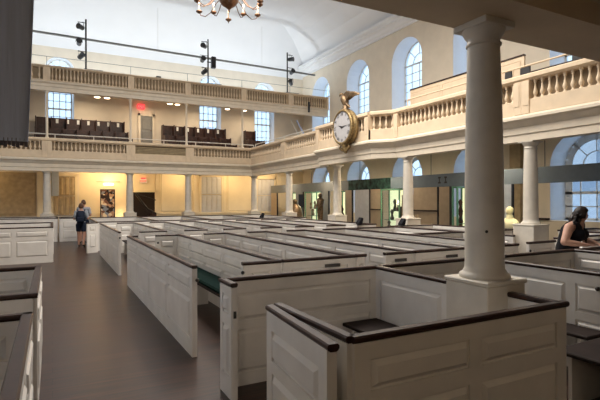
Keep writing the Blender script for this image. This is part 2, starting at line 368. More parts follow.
# far lower gallery slab, raked
b = MB(); V = []
for x in (-5, 10.2):
    V += [(x, 24.95, 3.44), (x, 28, 3.60), (x, 28, 4.9), (x, 27.4, 4.9), (x, 27.4, 4.5), (x, 26.7, 4.5), (x, 26.7, 4.1), (x, 26.0, 4.1), (x, 26.0, 3.72), (x, 24.95, 3.72)]
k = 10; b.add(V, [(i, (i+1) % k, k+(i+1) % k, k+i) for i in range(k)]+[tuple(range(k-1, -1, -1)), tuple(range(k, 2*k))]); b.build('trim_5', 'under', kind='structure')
# balustrades of the far lower gallery (outer face towards the nave, so run from +x to -x)
Yb = 24.68
bays = [(10.0, 6.42, 'far lower gallery balustrade bay nearest the inner corner', 1), (6.42, 3.47, 'louvred bay in the middle of the far lower gallery front', 0), (3.47, -.2, 'far lower gallery balustrade bay in front of the left dark pews', 1), (-.2, -5, 'far lower gallery balustrade bay beside the hanging grey banner', 1)]
for xa, xb, l, kd in bays:
    t, x0, x1 = balustrade((xa, Yb), (xb, Yb), 3.72, .92, .18 if kd else 0, l, ped=(xa != 10.0, True))
    if not kd:
        g = MB()
        for i in range(7): z = .2+i*.075; g.box(x0, x1, -.03, .03, z, z+.045)
        g.build('louvre_grille', 'tan', t)
# right gallery
ybs = [(24.68, 20.45, 'side gallery balustrade bay next to the far corner', (False, True)), (20.45, 17.05, 'side gallery balustrade bay just beyond the bow', (True, True))]
for ya, yb, l, pd in ybs: balustrade((10.0, yb), (10.0, ya), 3.72, .94, .18, l, ped=(pd[1], pd[0]))
balustrade((10.0, 7.42), (10.0, 12.15), 3.72, .94, .18, 'side gallery balustrade bay right of the clock bow')[0]
balustrade((10.0, 3.05), (10.0, 7.42), 3.72, .94, .18, 'side gallery balustrade bay at the right edge of the photo')
balustrade((10.0, -1.3), (10.0, 3.05), 3.72, .94, .36, 'side gallery balustrade bay nearest the viewer, by the near gallery')
balustrade((9.5, 14.6), (9.5, 12.85), 3.72, .94, .18, 'bowed balustrade section right of the clock', ped=(False, True)) if False else None
balustrade((9.5, 12.85), (9.5, 14.6), 3.72, .94, .19, 'bowed balustrade section right of the clock', ped=(True, True))
balustrade((9.5, 14.6), (9.5, 16.35), 3.72, .94, .19, 'bowed balustrade section left of the clock', ped=(True, True))
balustrade((10.0, 12.18), (9.5, 12.85), 3.72, .94, .19, 'short angled balustrade returning right of the clock', ped=(False, False))
balustrade((9.5, 16.35), (10.0, 17.0), 3.72, .94, .19, 'short angled balustrade returning left of the clock', ped=(False, False))
# upper gallery
UP = [(0, 6.84), (0, 7.02), (.03, 7.04), (.03, 7.16), (.12, 7.22), (.12, 7.28), (-.3, 7.28), (-.3, 6.84)]
MB().path(UP, [(15, 24.72), (-5, 24.72)]).build('trim_6', 'galw', kind='structure')
MB().add([(x, y, z) for x in (-5, 15) for y, z in ((25.0, 6.88), (28, 7.65), (28, 7.85), (25.0, 7.2))], [(0, 1, 5, 4), (1, 2, 6, 5), (2, 3, 7, 6), (3, 0, 4, 7), (3, 2, 1, 0), (4, 5, 6, 7)]).build('trim_7', 'galw', kind='structure')
ux = [15, 12.4, 9.47, 6.35, 3.5, -.2, -5]; ul = ['next to the side wall', 'right of the middle', 'in the middle', 'left of the middle', 'above the left dark pews', 'at the far left']
for i in range(6):
    balustrade((ux[i], 24.72), (ux[i+1], 24.72), 7.26, .74, .155 if i < 5 else .3, 'top gallery balustrade bay '+ul[i], ped=(True, True), grp='balustrade bays of the upper gallery', s=.86, pw=.3, rt=.10)
fp = None
for i, x in enumerate((-.2, 3.5, 6.32, 9.47)):
    lab = 'thin white post holding the upper gallery, %s from the left' % ORD[i]
    if fp is None:
        fp = MB().lathe([(.085, 0), (.085, .05), (.055, .08), (.048, 2.05), (.085, 2.12), (.085, 2.19)], 14).build('gallery_post', 'galw'); o = fp
    else: o = fp.copy(); C.objects.link(o)
    o.location = (x, 24.85, 4.65); tag(o, lab, 'post', 'thin posts under the upper gallery')
# white metal hand rails on the lower galleries
def handrail(p0, p1, z0, z1, label, sp=1.55, m='white'):
    p0 = Vector(p0+(0,)); p1 = Vector(p1+(0,)); L = (p1-p0).length; d = (p1-p0)/L
    t = thing('hand_rail', (p0.x, p0.y, z0), label, 'railing')
    MB().tube([(0, 0, z1-z0), tuple(d*L+Vector((0, 0, z1-z0)))], .024, 8).build('top_bar', m, t)
    n = int(L/sp)
    for i in range(n+1): q = d*(i*L/max(1, n)); MB().tube([(q.x, q.y, 0), (q.x, q.y, z1-z0)], .02, 6).build('post', m, t)
handrail((-4.9, 24.98), (10.2, 24.98), 3.72, 4.86, 'long white metal hand rail behind the far lower balustrade')
handrail((10.28, 24.9), (10.28, 17.4), 3.74, 4.9, 'white metal hand rail behind the side balustrade near the corner')
handrail((10.35, 12.0), (10.35, 4.0), 3.76, 5.0, 'slender rail above the side gallery balustrade at right', sp=4.0, m='gal')
# near gallery overhead
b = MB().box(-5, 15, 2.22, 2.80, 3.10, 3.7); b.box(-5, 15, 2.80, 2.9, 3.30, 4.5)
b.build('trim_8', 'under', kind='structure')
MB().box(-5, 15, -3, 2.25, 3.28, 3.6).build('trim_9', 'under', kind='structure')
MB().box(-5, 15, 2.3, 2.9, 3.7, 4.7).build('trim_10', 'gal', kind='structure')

# ---------------------------------------------------------------- pews
H = 1.0
def field(mb, axis, side, pos, a0, a1, z0, z1, proud=.014, bev=.035):
    """raised field panel (bevelled) on face at 'pos' facing 'side' along the normal axis"""
    V = []
    for k, (i, d) in enumerate(((0, 0), (bev, proud))):
        for (a, z) in ((a0+i, z0+i), (a1-i, z0+i), (a1-i, z1-i), (a0+i, z1-i)):
            n = pos+side*d
            V.append((n, a, z) if axis == 'x' else (a, n, z))
    mb.add(V, [(4, 5, 6, 7), (0, 1, 5, 4), (1, 2, 6, 5), (2, 3, 7, 6), (3, 0, 4, 7)])
def panelled(mb, axis, pos, a0, a1, z1=H-.04, rows=((.18, .62), (.72, .885)), cw=.95, sides=(-1, 1), th=.024):
    """framed wall with raised panels, in plane axis=pos, running a0..a1 along the other axis"""
    if a0 > a1: a0, a1 = a1, a0
    def bx(u0, u1, n0, n1, z0, z2, c=0):
        if axis == 'x': mb.box(n0, n1, u0, u1, z0, z2, c)
        else: mb.box(u0, u1, n0, n1, z0, z2, c)
    L = a1-a0; n = max(1, int(round(L/cw))); st = min(.10, L*.22)
    bx(a0, a1, pos-th*.55, pos+th*.55, 0, z1)
    for s in sides:
        na, nb = (pos+s*th*.5, pos+s*(th+.004)) 
        zz = [0]+[v for r in rows for v in r]+[z1]
        for j in range(0, len(zz), 2): bx(a0, a1, na, nb, zz[j], zz[j+1])
        us = [a0+i*L/n for i in range(n+1)]
        for i, u in enumerate(us):
            w0, w1 = (u, u+st) if i == 0 else ((u-st, u) if i == n else (u-st/2, u+st/2))
            for r in rows: bx(w0, w1, na, nb, r[0], r[1])
        for i in range(n):
            w0 = us[i]+(st if i == 0 else st/2)+.012; w1 = us[i+1]-(st if i == n-1 else st/2)-.012
            for r in rows: field(mb, axis, s, pos+s*th*.55, w0, w1, r[0]+.012, r[1]-.012, .024, min(.03, (r[1]-r[0])*.2))
    return mb
RP = [(-.026, H-.036), (-.016, H-.042), (.016, H-.042), (.026, H-.036), (.033, H-.024), (.033, H-.011), (.024, H-.002), (-.024, H-.002), (-.033, H-.011), (-.033, H-.024)]
def seg(t, name, axis, pos, a0, a1, ox, oy, cap=True, e=(0, .03), **kw):
    """a wall piece of pew t (origin ox, oy); name of the panel part"""
    mb = MB()
    if axis == 'x': panelled(mb, 'x', pos-ox, a0-oy, a1-oy, **kw)
    else: panelled(mb, 'y', pos-oy, a0-ox, a1-ox, **kw)
    o = mb.build(name, 'pew', t)
    if cap:
        r = MB()
        if axis == 'x': r.sweep(RP, (pos-ox, min(a0, a1)-oy-e[0]), (pos-ox, max(a0, a1)-oy+e[1]))
        else: r.sweep(RP, (min(a0, a1)-ox-e[0], pos-oy), (max(a0, a1)-ox+e[1], pos-oy))
        r.build('cap_rail', 'rail', t)
    return o
def bench(t, x0, x1, y0, y1, ox, oy, z=.45, cushion=False, front=None, m='seat'):
    b = MB().box(x0-ox, x1-ox, y0-oy, y1-oy, z-.035, z, .008); s = b.build('seat', m, t)
    e = .04
    f = MB()
    if (x1-x0) < (y1-y0):
        fx = x0+.04 if front != 'x1' else x1-.06
        for yy in (y0+.1, (y0+y1)/2, y1-.12): MB().box(x0+.06-ox, x1-.06-ox, yy-oy, yy+.03-oy, 0, z-.035).build('bench_bracket', 'pew', t)
    else:
        for xx in (x0+.1, (x0+x1)/2, x1-.12): MB().box(xx-ox, xx+.03-ox, y0+.06-oy, y1-.06-oy, 0, z-.035).build('bench_bracket', 'pew', t)
    if cushion: MB().box(x0-ox, x1-ox, y0-oy, y1-oy, z+.001, z+.06, .02).build('cushion', 'green', s)
    return s
def knobpart(t, p, m='knob'):
    MB().ball(p, .022, n=10).build('knob', m, t)

XS = [1.37, 2.38, 3.44, 4.42, 5.45, 6.6]
def slip(i, x0, x1, y0, y1, label, group, near, far, cushion=False, first=False):
    t = thing('box_pew', (x0, y0, 0), label, 'pew', group)
    seg(t, 'side_panel', 'x', x1, y0, y1, x0, y0, cw=.98)
    if first: seg(t, 'aisle_panel', 'x', x0, y0, y1, x0, y0, cw=1.2)
    lim = x0+(0 if first else .05)
    for a, c in near:
        seg(t, 'front_panel', 'y', y0, max(a, lim), c, x0, y0, cw=.8)
    for a, c in far:
        seg(t, 'back_panel', 'y', y1, max(a, lim), c, x0, y0, cw=.9)
    bench(t, x1-.42, x1-.04, y0+.35, y1-.3, x0, y0, cushion=cushion)
    return t
# middle block
GM = 'long white pews of the middle block'
mid = []
for i in range(5):
    x0, x1 = XS[i], XS[i+1]
    near = [[(1.92, 2.38)], [(2.38, 3.44)], [(3.44, 3.61), (3.95, 4.42)], [(4.42, 5.45)], [(5.45, 6.6)]][i]
    far = [[(1.37, 1.52), (1.9, 2.38)], [(2.93, 3.44)], [(3.95, 4.42)], [(4.95, 5.45)], [(5.95, 6.6)]][i]
    t = slip(i, x0, x1, 5.06, 10.05, '%s long white pew from the main aisle, middle block%s' % (ORD[i].capitalize(), ', green cushion inside' if i == 0 else ''), GM, near, far, cushion=(i == 0), first=(i == 0))
    mid.append(t)
    if i in (1, 2, 3):
        p = MB().box(.62, .84, -.044, -.034, .865, .905) if i != 2 else MB().box(.66, .86, -.044, -.034, .865, .905)
        p.build('name_plate', 'knob', t)
knobpart(mid[0], (.55, -.02, .88)); knobpart(mid[0], (.02, -.035, .84)); knobpart(mid[0], (.56, 4.86, .84))
# far blocks
G2 = 'long white pews of the far block'
XF = [1.37, 2.4, 3.4, 4.42, 5.45, 6.45, 7.5, 8.6]
for i in range(7):
    x0, x1 = XF[i], XF[i+1]
    near = [(x0+.45, x1)] if i else [(1.8, 2.4)]
    t = slip(i, x0, x1, 11.45, 16.3, '%s long white pew from the main aisle in the block beyond the second passage' % ORD[i].capitalize(), G2, near, [(x0+.5, x1)], first=(i == 0))
    if i == 0:
        knobpart(t, (.0, -.03, .86))
        d = thing('pew_door', (0, 0, 0), '', '') if False else None
XG = [1.37, 3.4, 5.45, 7.5, 9.5]
for i in range(4):
    x0, x1 = XG[i], XG[i+1]
    t = slip(i, x0, x1, 17.5, 22.4, '%s pew from the main aisle in the furthest block before the yellow wall' % ORD[i].capitalize(), 'pews of the furthest block', [(x0, x1)] if i else [(1.37, 3.4)], [(x0, x1)], first=(i == 0))
    if i == 0:
        dd = MB(); panelled(dd, 'y', 0, -.37, 0, cw=.6); o = dd.build('door', 'pew', t); o.rotation_euler = (0, 0, math.radians(28)); o.location = (-.04, -.5, 0)
        r = MB().sweep(RP, (-.37, 0), (0, 0)).build('cap_rail', 'rail', o)
# a far strip of pews left of the first far column
def boxpew(x0, x1, y0, y1, label, group, sides='lrfb', gap_f=None, gap_b=None, cw=.98, rows=((.18, .62), (.72, .885))):
    t = thing('box_pew', (x0, y0, 0), label, 'pew', group)
    if 'l' in sides: seg(t, 'side_panel', 'x', x0, y0, y1, x0, y0, cw=cw, rows=rows)
    if 'r' in sides: seg(t, 'side_panel', 'x', x1, y0+(0 if 'f' in sides else .05), y1, x0, y0, cw=cw, rows=rows)
    xl = x0+(0 if 'l' in sides else .05)
    def run(y, nm, gap):
        if gap:
            if gap[0] > x0+.05: seg(t, nm, 'y', y, xl, gap[0], x0, y0, cw=cw, rows=rows)
            if gap[1] < x1-.05: seg(t, nm, 'y', y, gap[1], x1, x0, y0, cw=cw, rows=rows)
        else: seg(t, nm, 'y', y, xl, x1, x0, y0, cw=cw, rows=rows)
    if 'f' in sides: run(y0, 'front_panel', gap_f)
    if 'b' in sides: run(y1, 'back_panel', gap_b)
    return t
# right hand box pews
GR = 'square box pews towards the side gallery'
t = boxpew(6.6, 8.2, 5.15, 7.65, 'square pew directly left of the woman in black, across the passage', GR, 'b'); seg(t, 'front_panel', 'y', 5.15, 7.0, 7.68, 6.6, 5.15); seg(t, 'side_panel', 'x', 8.15, 6.3, 7.6, 6.6, 5.15); knobpart(t, (.42, -.03, .85))
t = boxpew(8.35, 9.7, 4.9, 5.55, 'small pew behind the woman in black, before the arched window', GR, 'lrfb')
t = boxpew(6.6, 8.2, 7.65, 10.05, 'square pew left of the side gallery column, second from the passage', GR, 'rb')
t = boxpew(8.2, 9.8, 7.65, 10.3, 'square pew below the bust display', GR, 'rfb')
t = boxpew(10.5, 11.9, 4.2, 6.9, 'pew by the side wall behind the woman in black', GR, 'lrfb')
# near block: between camera and the first passage
GN = 'foreground box pews'
ox, oy = 1.37, 2.03
t = thing('box_pew', (ox, oy, 0), 'foreground white box pew with its door open, left of the big column', 'pew', GN)
seg(t, 'back_panel', 'y', 4.1, 1.37, 3.09, ox, oy, cw=1.7, rows=((.12, .52), (.60, .86)))
seg(t, 'aisle_panel', 'x', 1.37, 3.80, 4.1, ox, oy, cw=.6)
seg(t, 'aisle_panel', 'x', 1.37, 2.03, 2.90, ox, oy, cw=.9)
seg(t, 'front_panel', 'y', 2.03, 1.37, 3.12, ox, oy, cw=.88, rows=((.16, .60), (.70, .87)))
seg(t, 'side_panel', 'x', 3.09, 2.03, 4.1, ox, oy, cw=1.3, rows=((.12, .86),))
bench(t, 2.62, 3.05, 3.0, 4.05, ox, oy)
MB().box(-.018, .018, 3.79-oy, 3.802-oy, 0, .95).build('door_post', 'pew', t)
MB().box(-.012, .012, 3.782-oy, 3.79-oy, .70, .76).build('latch', 'knob', t)
dr = MB(); panelled(dr, 'x', 0, -.93, 0, cw=1.0, z1=.955, rows=((.12, .56), (.64, .84))); dr = dr.build('door', 'pew', t)
dr.location = (1.315-ox, 2.93-oy, 0); dr.rotation_euler = (0, 0, math.radians(-5))
rl = MB().sweep([(a, z-.01) for a, z in RP], (0, -.95), (0, .01)).build('cap_rail', 'rail', dr)
MB().tube([(.03, -.02, .2), (.03, -.02, .28)], .012).build('hinge', 'knob', dr); MB().tube([(.03, -.02, .75), (.03, -.02, .83)], .012).build('hinge', 'knob', dr)
# second near pew
ox = 3.12
t = thing('box_pew', (ox, oy, 0), 'foreground box pew with dark seats, right of the big column', 'pew', GN)
seg(t, 'back_panel', 'y', 4.1, 3.14, 4.67, ox, oy, cw=1.4, rows=((.12, .52), (.60, .86)))
seg(t, 'side_panel', 'x', 4.67, .6, 4.1, ox, oy, cw=1.15, rows=((.12, .50), (.58, .86)))
bench(t, 4.30, 4.62, 2.56, 3.95, ox, oy)
bench(t, 3.72, 4.62, 1.5, 2.5, ox, oy)
knobpart(t, (4.63-ox, 2.66-oy, .84))
ox = 4.67
t = thing('box_pew', (ox, oy, 0), 'box pew in front of the woman in black', 'pew', GN)
seg(t, 'back_panel', 'y', 4.1, 4.72, 6.56, ox, oy, cw=1.7, rows=((.12, .52), (.60, .86)))
seg(t, 'side_panel', 'x', 6.56, 1.2, 4.1, ox, oy, cw=1.3)
bench(t, 6.1, 6.5, 1.5, 4.0, ox, oy)
ox = 6.56
t = thing('box_pew', (ox, oy, 0), 'box pew whose rail the woman in black leans on', 'pew', GN)
seg(t, 'back_panel', 'y', 4.1, 6.61, 9.2, ox, oy, cw=1.3)
seg(t, 'side_panel', 'x', 9.2, 1.2, 4.1, ox, oy, cw=1.3)
# left side pews
GL = 'pews left of the main aisle'
boxpew(-2.3, -.14, .9, 3.42, 'nearest pew left of the aisle, at the bottom left corner', GL, 'lrfb', rows=((.18, .62), (.72, .885)))
t = boxpew(-2.3, -.13, 4.15, 5.85, 'second pew left of the aisle, just beyond the corner one', GL, 'lrfb')
t = boxpew(-4.6, 0.0, 14.85, 18.0, 'far white pew left of the aisle with panelled front', GL, 'lrfb', cw=.92)
MB().box(2.9, 4.1, .4, 1.0, .86, .9).build('table_top', 'paper', t)
MB().box(3.1, 3.9, .5, .9, 0, .86).build('table_leg', 'pew', t)
t = boxpew(-4.6, .2, 22.4, 24.4, 'furthest pew left of the aisle below the dull brown wall panel', GL, 'lrfb')
t = boxpew(.3, 1.28, 22.2, 23.6, 'small cream enclosure beside the two distant visitors', GL, 'lrfb', rows=((.12, .5), (.58, .86)))

# ---------------------------------------------------------------- far wall, under the gallery
def flatpanel(x0, x1, z0, z1, m, frame=None, y=28, fm='wallw'):
    b = MB().box(x0, x1, y-.03, y, z0, z1); field(b, 'y', -1, y-.03, x0+.08, x1-.08, z0+.08, z1-.08, .02, .05); return b
tr = MB()
for x0, x1 in ((-4.6, -2.6), (5.55, 7.45), (9.6, 11.3), (13.2, 14.8)):
    tr.box(x0, x1, 27.95, 28, 1.02, 3.35); field(tr, 'y', -1, 27.95, x0+.06, x1-.06, 1.08, 3.3, .03, .04)
tr.box(1.3, 4.0, 27.94, 28, .98, 1.06); tr.box(5.3, 15, 27.9, 28, .92, 1.0); tr.box(1.3, 3.9, 27.96, 28, 0, .98); tr.box(5.3, 15, 27.96, 28, 0, .92)
for x in (5.4, 7.62, 9.45, 11.4, 13.1): tr.box(x-.09, x+.09, 27.9, 28, .95, 3.5)
tr.build('trim_11', 'wallw', kind='structure')
MB().box(1.3, 15, 27.985, 28.0, 1.0, 3.6).build('trim_12', 'wallw', kind='structure')
t = tag(flatpanel(-2.55, -.72, .95, 3.2, 'tan').build('wall_panel', 'tan'), 'dull brown flat panel on the far wall at left', 'panel')
t = tag(MB().box(-.68, -.42, 27.89, 27.995, 0, 3.3).build('pilaster', 'wallw'), 'narrow pale pilaster left of the first far column', 'pilaster')
def shutters(x0, x1, z0, z1, label, m, tall=2):
    t = thing('window_shutters', ((x0+x1)/2, 27.9, z0), label, 'shutters', 'closed window shutters on the far wall'); w = x1-x0
    f = MB(); f.box(-w/2-.1, -w/2, 0, .08, 0, z1-z0); f.box(w/2, w/2+.1, 0, .08, 0, z1-z0); f.box(-w/2-.1, w/2+.1, 0, .08, z1-z0-.12, z1-z0); f.build('frame', 'wallw', t)
    n = 4; hh = (z1-z0-.12)
    for i in range(n):
        for j in range(tall):
            a = -w/2+i*w/n+.01; c = -w/2+(i+1)*w/n-.01; e = j*hh/tall+.02; g = (j+1)*hh/tall-.02
            s = MB().box(a, c, .03, .07, e, g); field(s, 'y', -1, .03, a+.05, c-.05, e+.06, g-.06, .015, .03); s.build('shutter', m, t)
shutters(.05, 1.1, .95, 3.15, 'tall yellow wooden shutters right of the leftmost far column', 'tan')
shutters(8.0, 9.25, .98, 3.3, 'pale closed shutters between two yellow panels', 'panel')
shutters(11.65, 12.85, .98, 3.2, 'pale closed shutters at the far corner behind the corner column', 'panel')
o = MB().box(0, .34, -.03, .03, 0, 1.25, .01).box(.0, .34, -.015, .015, 1.24, 1.615); o = o.build('hanging_cloth', 'blue'); o.location = (-.02, 27.7, 1.98); tag(o, 'pale blue cloth hanging beside the yellow shutters', 'cloth')
t = thing('doorway', (4.65, 27.9, 0), 'dark stair doorway under the lower exit sign', 'doorway')
MB().box(-.62, .60, .02, .09, 0, 2.2).build('opening', 'doord', t)
f = MB(); f.box(-.74, -.62, -.04, .09, 0, 2.32); f.box(.60, .72, -.04, .09, 0, 2.32); f.box(-.74, .72, -.04, .09, 2.2, 2.32); f.build('frame', 'wallw', t)
t = thing('staircase', (4.65, 27.6, 0), 'dark stair with sloping rail inside the doorway under the exit sign', 'staircase')
b = MB()
for i in range(6): b.box(-.55+i*.18, .58, -.3, .25, i*.17, (i+1)*.17)
b.build('steps', 'dark', t)
MB().tube([(-.55, -.3, 2.1), (.1, -.3, 1.25), (.55, -.3, 1.0)], .05).build('stair_rail', 'black', t); MB().tube([(-.6, -.25, 2.15), (.55, -.25, 1.75)], .03).build('upper_rail', 'black', t)
def text_mesh(txt, size, m, name, parent, loc, rot, ext=.004, font=None):
    cu = bpy.data.curves.new(name, 'FONT'); cu.body = txt; cu.size = size; cu.extrude = ext; cu.align_x = 'CENTER'; cu.align_y = 'CENTER'
    tmp = bpy.data.objects.new('tmp', cu); C.objects.link(tmp); dg = bpy.context.evaluated_depsgraph_get(); me = bpy.data.meshes.new_from_object(tmp.evaluated_get(dg)); bpy.data.objects.remove(tmp)
    me.materials.clear(); me.materials.append(M[m]); o = bpy.data.objects.new(name, me); C.objects.link(o); o.location = loc; o.rotation_euler = rot
    if parent: o.parent = parent
    return o
t = thing('exit_sign', (4.62, 27.88, 2.72), 'exit sign over the dark stair doorway', 'exit sign')
MB().box(-.2, .2, 0, .06, 0, .22, .01).build('panel', 'paper', t); text_mesh('EXIT', .17, 'redp', 'lettering', t, (0, -.008, .11), (PI/2, 0, 0)); MB().box(-.12, .12, 0, .08, .24, .30).build('red_lamp', 'red', t)
t = thing('exit_sign', (4.5, 27.85, 6.95), 'glowing red exit sign over the gallery door', 'exit sign')
MB().box(-.19, .19, 0, .1, 0, .26, .01).build('panel', 'red', t); text_mesh('EXIT', .17, 'paper', 'lettering', t, (0, -.008, .13), (PI/2, 0, 0))
t = thing('gallery_door', (4.8, 27.86, 4.95), 'grey door at the back of the lower gallery', 'door')
b = MB().box(-.33, .33, .04, .1, 0, 1.62); field(b, 'y', -1, .04, -.25, .25, .1, .75, .015, .03); field(b, 'y', -1, .04, -.25, .25, .85, 1.5, .015, .03); b.build('leaf', 'door', t)
b = MB(); b.box(-.45, -.33, 0, .12, 0, 1.74); b.box(.33, .45, 0, .12, 0, 1.74); b.box(-.45, .45, 0, .12, 1.62, 1.74); b.build('frame', 'galw', t); MB().ball((.24, .02, .8), .035).build('knob', 'brass', t)
# stained panel with lamp above
def colourful():
    m = mat('mosaic_print', (.3, .3, .3), .4); t = m.node_tree; v = t.nodes.new('ShaderNodeTexVoronoi'); v.inputs['Scale'].default_value = 7
    tcn = t.nodes.new('ShaderNodeTexCoord'); t.links.new(tcn.outputs['Object'], v.inputs['Vector']); r = t.nodes.new('ShaderNodeValToRGB')
    sp = t.nodes.new('ShaderNodeSeparateColor'); t.links.new(v.outputs['Color'], sp.inputs[0]); t.links.new(sp.outputs[0], r.inputs[0])
    e = r.color_ramp.elements; e[0].color = (.03, .015, .012, 1); e[1].color = (.85, .72, .52, 1); e[1].position = .9
    for p, c in ((.3, (.22, .10, .06, 1)), (.5, (.25, .28, .34, 1)), (.7, (.55, .35, .22, 1))): q = e.new(p); q.color = c
    r.color_ramp.interpolation = 'CONSTANT'; t.links.new(r.outputs[0], t.nodes['Principled BSDF'].inputs['Base Color']); return m
M['mosaic'] = colourful()
t = thing('display_board', (2.65, 27.2, 0), 'tall narrow board of mottled photographs under a wall lamp', 'display board')
MB().box(-.33, .33, 0, .05, .35, 2.3).build('print', 'mosaic', t); b = MB(); b.box(-.37, -.33, -.02, .06, .3, 2.34); b.box(.33, .37, -.02, .06, .3, 2.34); b.box(-.37, .37, -.02, .06, 2.3, 2.34); b.box(-.37, .37, -.02, .06, .3, .35); b.build('frame', 'black', t)
b = MB(); b.box(-.3, -.24, -.15, .2, 0, .3); b.box(.24, .3, -.15, .2, 0, .3); b.build('foot', 'black', t)
t = thing('wall_lamp', (2.75, 27.75, 2.62), 'glowing wall lamp above the mottled display board', 'lamp')
MB().box(-.25, .25, -.08, .1, -.04, .04, .02).build('shade', 'bulb', t); MB().tube([(-.6, .1, .16), (.6, .1, .16)], .02).build('rod', 'tan', t)
light('wall_lamp_glow', 'POINT', (2.75, 27.5, 2.8), 7, WARM, .1)
light('small_glow', 'POINT', (3.4, 27.6, .9), 5, WARM, .08)

# ---------------------------------------------------------------- gallery furniture
def dark_pews(x0, x1, rows, label, stepR=0):
    t = thing('gallery_pews', (x0, 25.9, 3.72), label, 'pews', 'dark pews of the far lower gallery')
    for j, (y, z1, z0) in enumerate(rows):
        xe = x1-x0+(len(rows)-1-j)*stepR; yy = y-25.9
        MB().box(0, xe, yy, yy+.05, z0-3.72, z1-3.72, .01).build('backrest', 'dark', t)
        MB().box(0, xe, yy-.42, yy, z0+.42-3.72, z0+.46-3.72, .01).build('seat', 'dark', t)
        n = max(1, int(xe/.62))
        for i in range(n+1): xx = i*(xe-.05)/n; MB().box(xx, xx+.05, yy-.45, yy, z0-3.72, z1-3.72-.02, .01).build('end_panel', 'dark', t)
    return t
R3 = [(26.55, 5.0, 4.1), (27.2, 5.45, 4.5), (27.75, 6.08, 4.9)]
dark_pews(-.75, 3.55, R3, 'three stepped rows of dark pews left of the gallery door', .12)
dark_pews(5.6, 9.35, R3, 'three stepped rows of dark pews right of the gallery door', .14)
dark_pews(10.6, 11.3, R3, 'short stepped dark pews by the corner window', .4)
cd = None; k = 0
for xa, n, s in ((0.25, 7, .5), (6.52, 5, .615)):
    for i in range(n):
        if cd is None: cd = MB().box(-.06, .06, -.01, .01, -.22, .0).build('card', 'paper'); o = cd
        else: o = cd.copy(); C.objects.link(o)
        o.location = (xa+i*s, 27.735, 6.02)
        tag(o, '%s white card from the left, fixed on the %s dark pew back' % (ORD[i], 'left' if n == 7 else 'right'), 'card', 'white cards along the dark pew backs')
# small stair in the gallery corner
t = thing('gallery_stair', (12.15, 26.6, 4.2), 'pale sloping stair by the far corner of the lower gallery', 'staircase')
b = MB(); V = []
for y in (0, .08): V += [(0, y, .5), (0, y, .8), (2.1, y, 2.0), (2.1, y, 1.7)]
b.add(V, [(0, 1, 2, 3), (7, 6, 5, 4), (0, 4, 5, 1), (1, 5, 6, 2), (2, 6, 7, 3), (3, 7, 4, 0)]); b.build('stringer', 'galw', t)
MB().tube([(1.6, -.1, 2.6), (2.6, -.1, 1.0)], .05).build('hand_rail', 'grey', t); MB().tube([(1.2, -.1, 2.6), (2.0, -.1, 1.2)], .03).build('hand_rail', 'white', t)
b = MB()
for i in range(8): b.box(.1+i*.25, .35+i*.25, .1, .9, .45+i*.15, .6+i*.15)
b.build('steps', 'galw', t)
# pews in the right gallery
def gal_row(x, z0, z1, y0, y1, label, name='gallery_pew_front'):
    t = thing(name, (x, y0, z0), label, 'pew front', 'pale pew fronts in the side gallery')
    b = MB(); panelled(b, 'x', 0, 0, y1-y0, z1=z1-z0, rows=((.1, z1-z0-.12),), cw=1.6); b.build('panel', 'gal', t)
    MB().box(-.06, .06, 0, y1-y0, z1-z0, z1-z0+.045, .01).build('cap_rail', 'rail', t)
gal_row(12.0, 4.3, 5.83, 8.9, 13.75, 'pale pew front with dark cap in the side gallery left of the big column')
gal_row(11.3, 3.95, 4.98, 3.0, 12.6, 'low pale pew front in the side gallery behind the balustrade')
gal_row(13.4, 4.6, 5.7, 3.0, 10.2, 'upper pale pew front of the side gallery at right')
for i, (y, w) in enumerate(((9.0, .5), (8.45, .22), (7.95, .3), (6.6, .25), (6.2, .2))):
    t = thing('folding_chair', (10.72, y, 3.82), '%s dark chair back from the left above the side balustrade' % ORD[i], 'chair', 'dark chairs in the side gallery')
    b = MB().box(0, .04, -w/2, w/2, .95, 1.28, .015); b.build('backrest', 'black', t); MB().box(0, .4, -w/2, w/2, .42, .46, .01).build('seat', 'black', t)
    for sy in (-1, 1):
        MB().tube([(.02, sy*w/2.2, 0), (.02, sy*w/2.2, 1.2)], .015).build('leg', 'black', t); MB().tube([(.38, sy*w/2.2, 0), (.38, sy*w/2.2, .44)], .015).build('leg', 'black', t)

# ---------------------------------------------------------------- clock and eagle
t = thing('gilded_clock', (9.34, 13.95, 4.28), 'round clock with gilded case on the gallery front', 'clock')
def disc(x0, x1, prof, m, name):
    mb = MB().lathe(prof, 40); mb.v = [(-z, x, y) for x, y, z in mb.v]; return mb.build(name, m, t)
disc(0, 0, [(.60, -.02), (.66, .0), (.70, .06), (.69, .14), (.64, .18), (.64, .24), (.70, .28), (.70, .33), (.655, .36), (.60, .36), (.60, .33)], 'gold', 'case')
disc(0, 0, [(.62, .2), (.62, .335)], 'dial', 'dial')
nm = ['XII', 'I', 'II', 'III', 'IIII', 'V', 'VI', 'VII', 'VIII', 'IX', 'X', 'XI']
for i, s in enumerate(nm):
    a = PI/2-i*PI/6; yy = .50*math.cos(a); zz = .50*math.sin(a)
    # seen from -x side: right of the viewer is -y
    o = text_mesh(s, .16, 'black', 'numeral', t, (-.338, -yy, zz), (PI/2, -(a-PI/2), -PI/2)); o.rotation_euler = (Matrix.Rotation(-PI/2, 4, 'Z') @ Matrix.Rotation(PI/2, 4, 'X') @ Matrix.Rotation(a-PI/2, 4, 'Z')).to_euler()
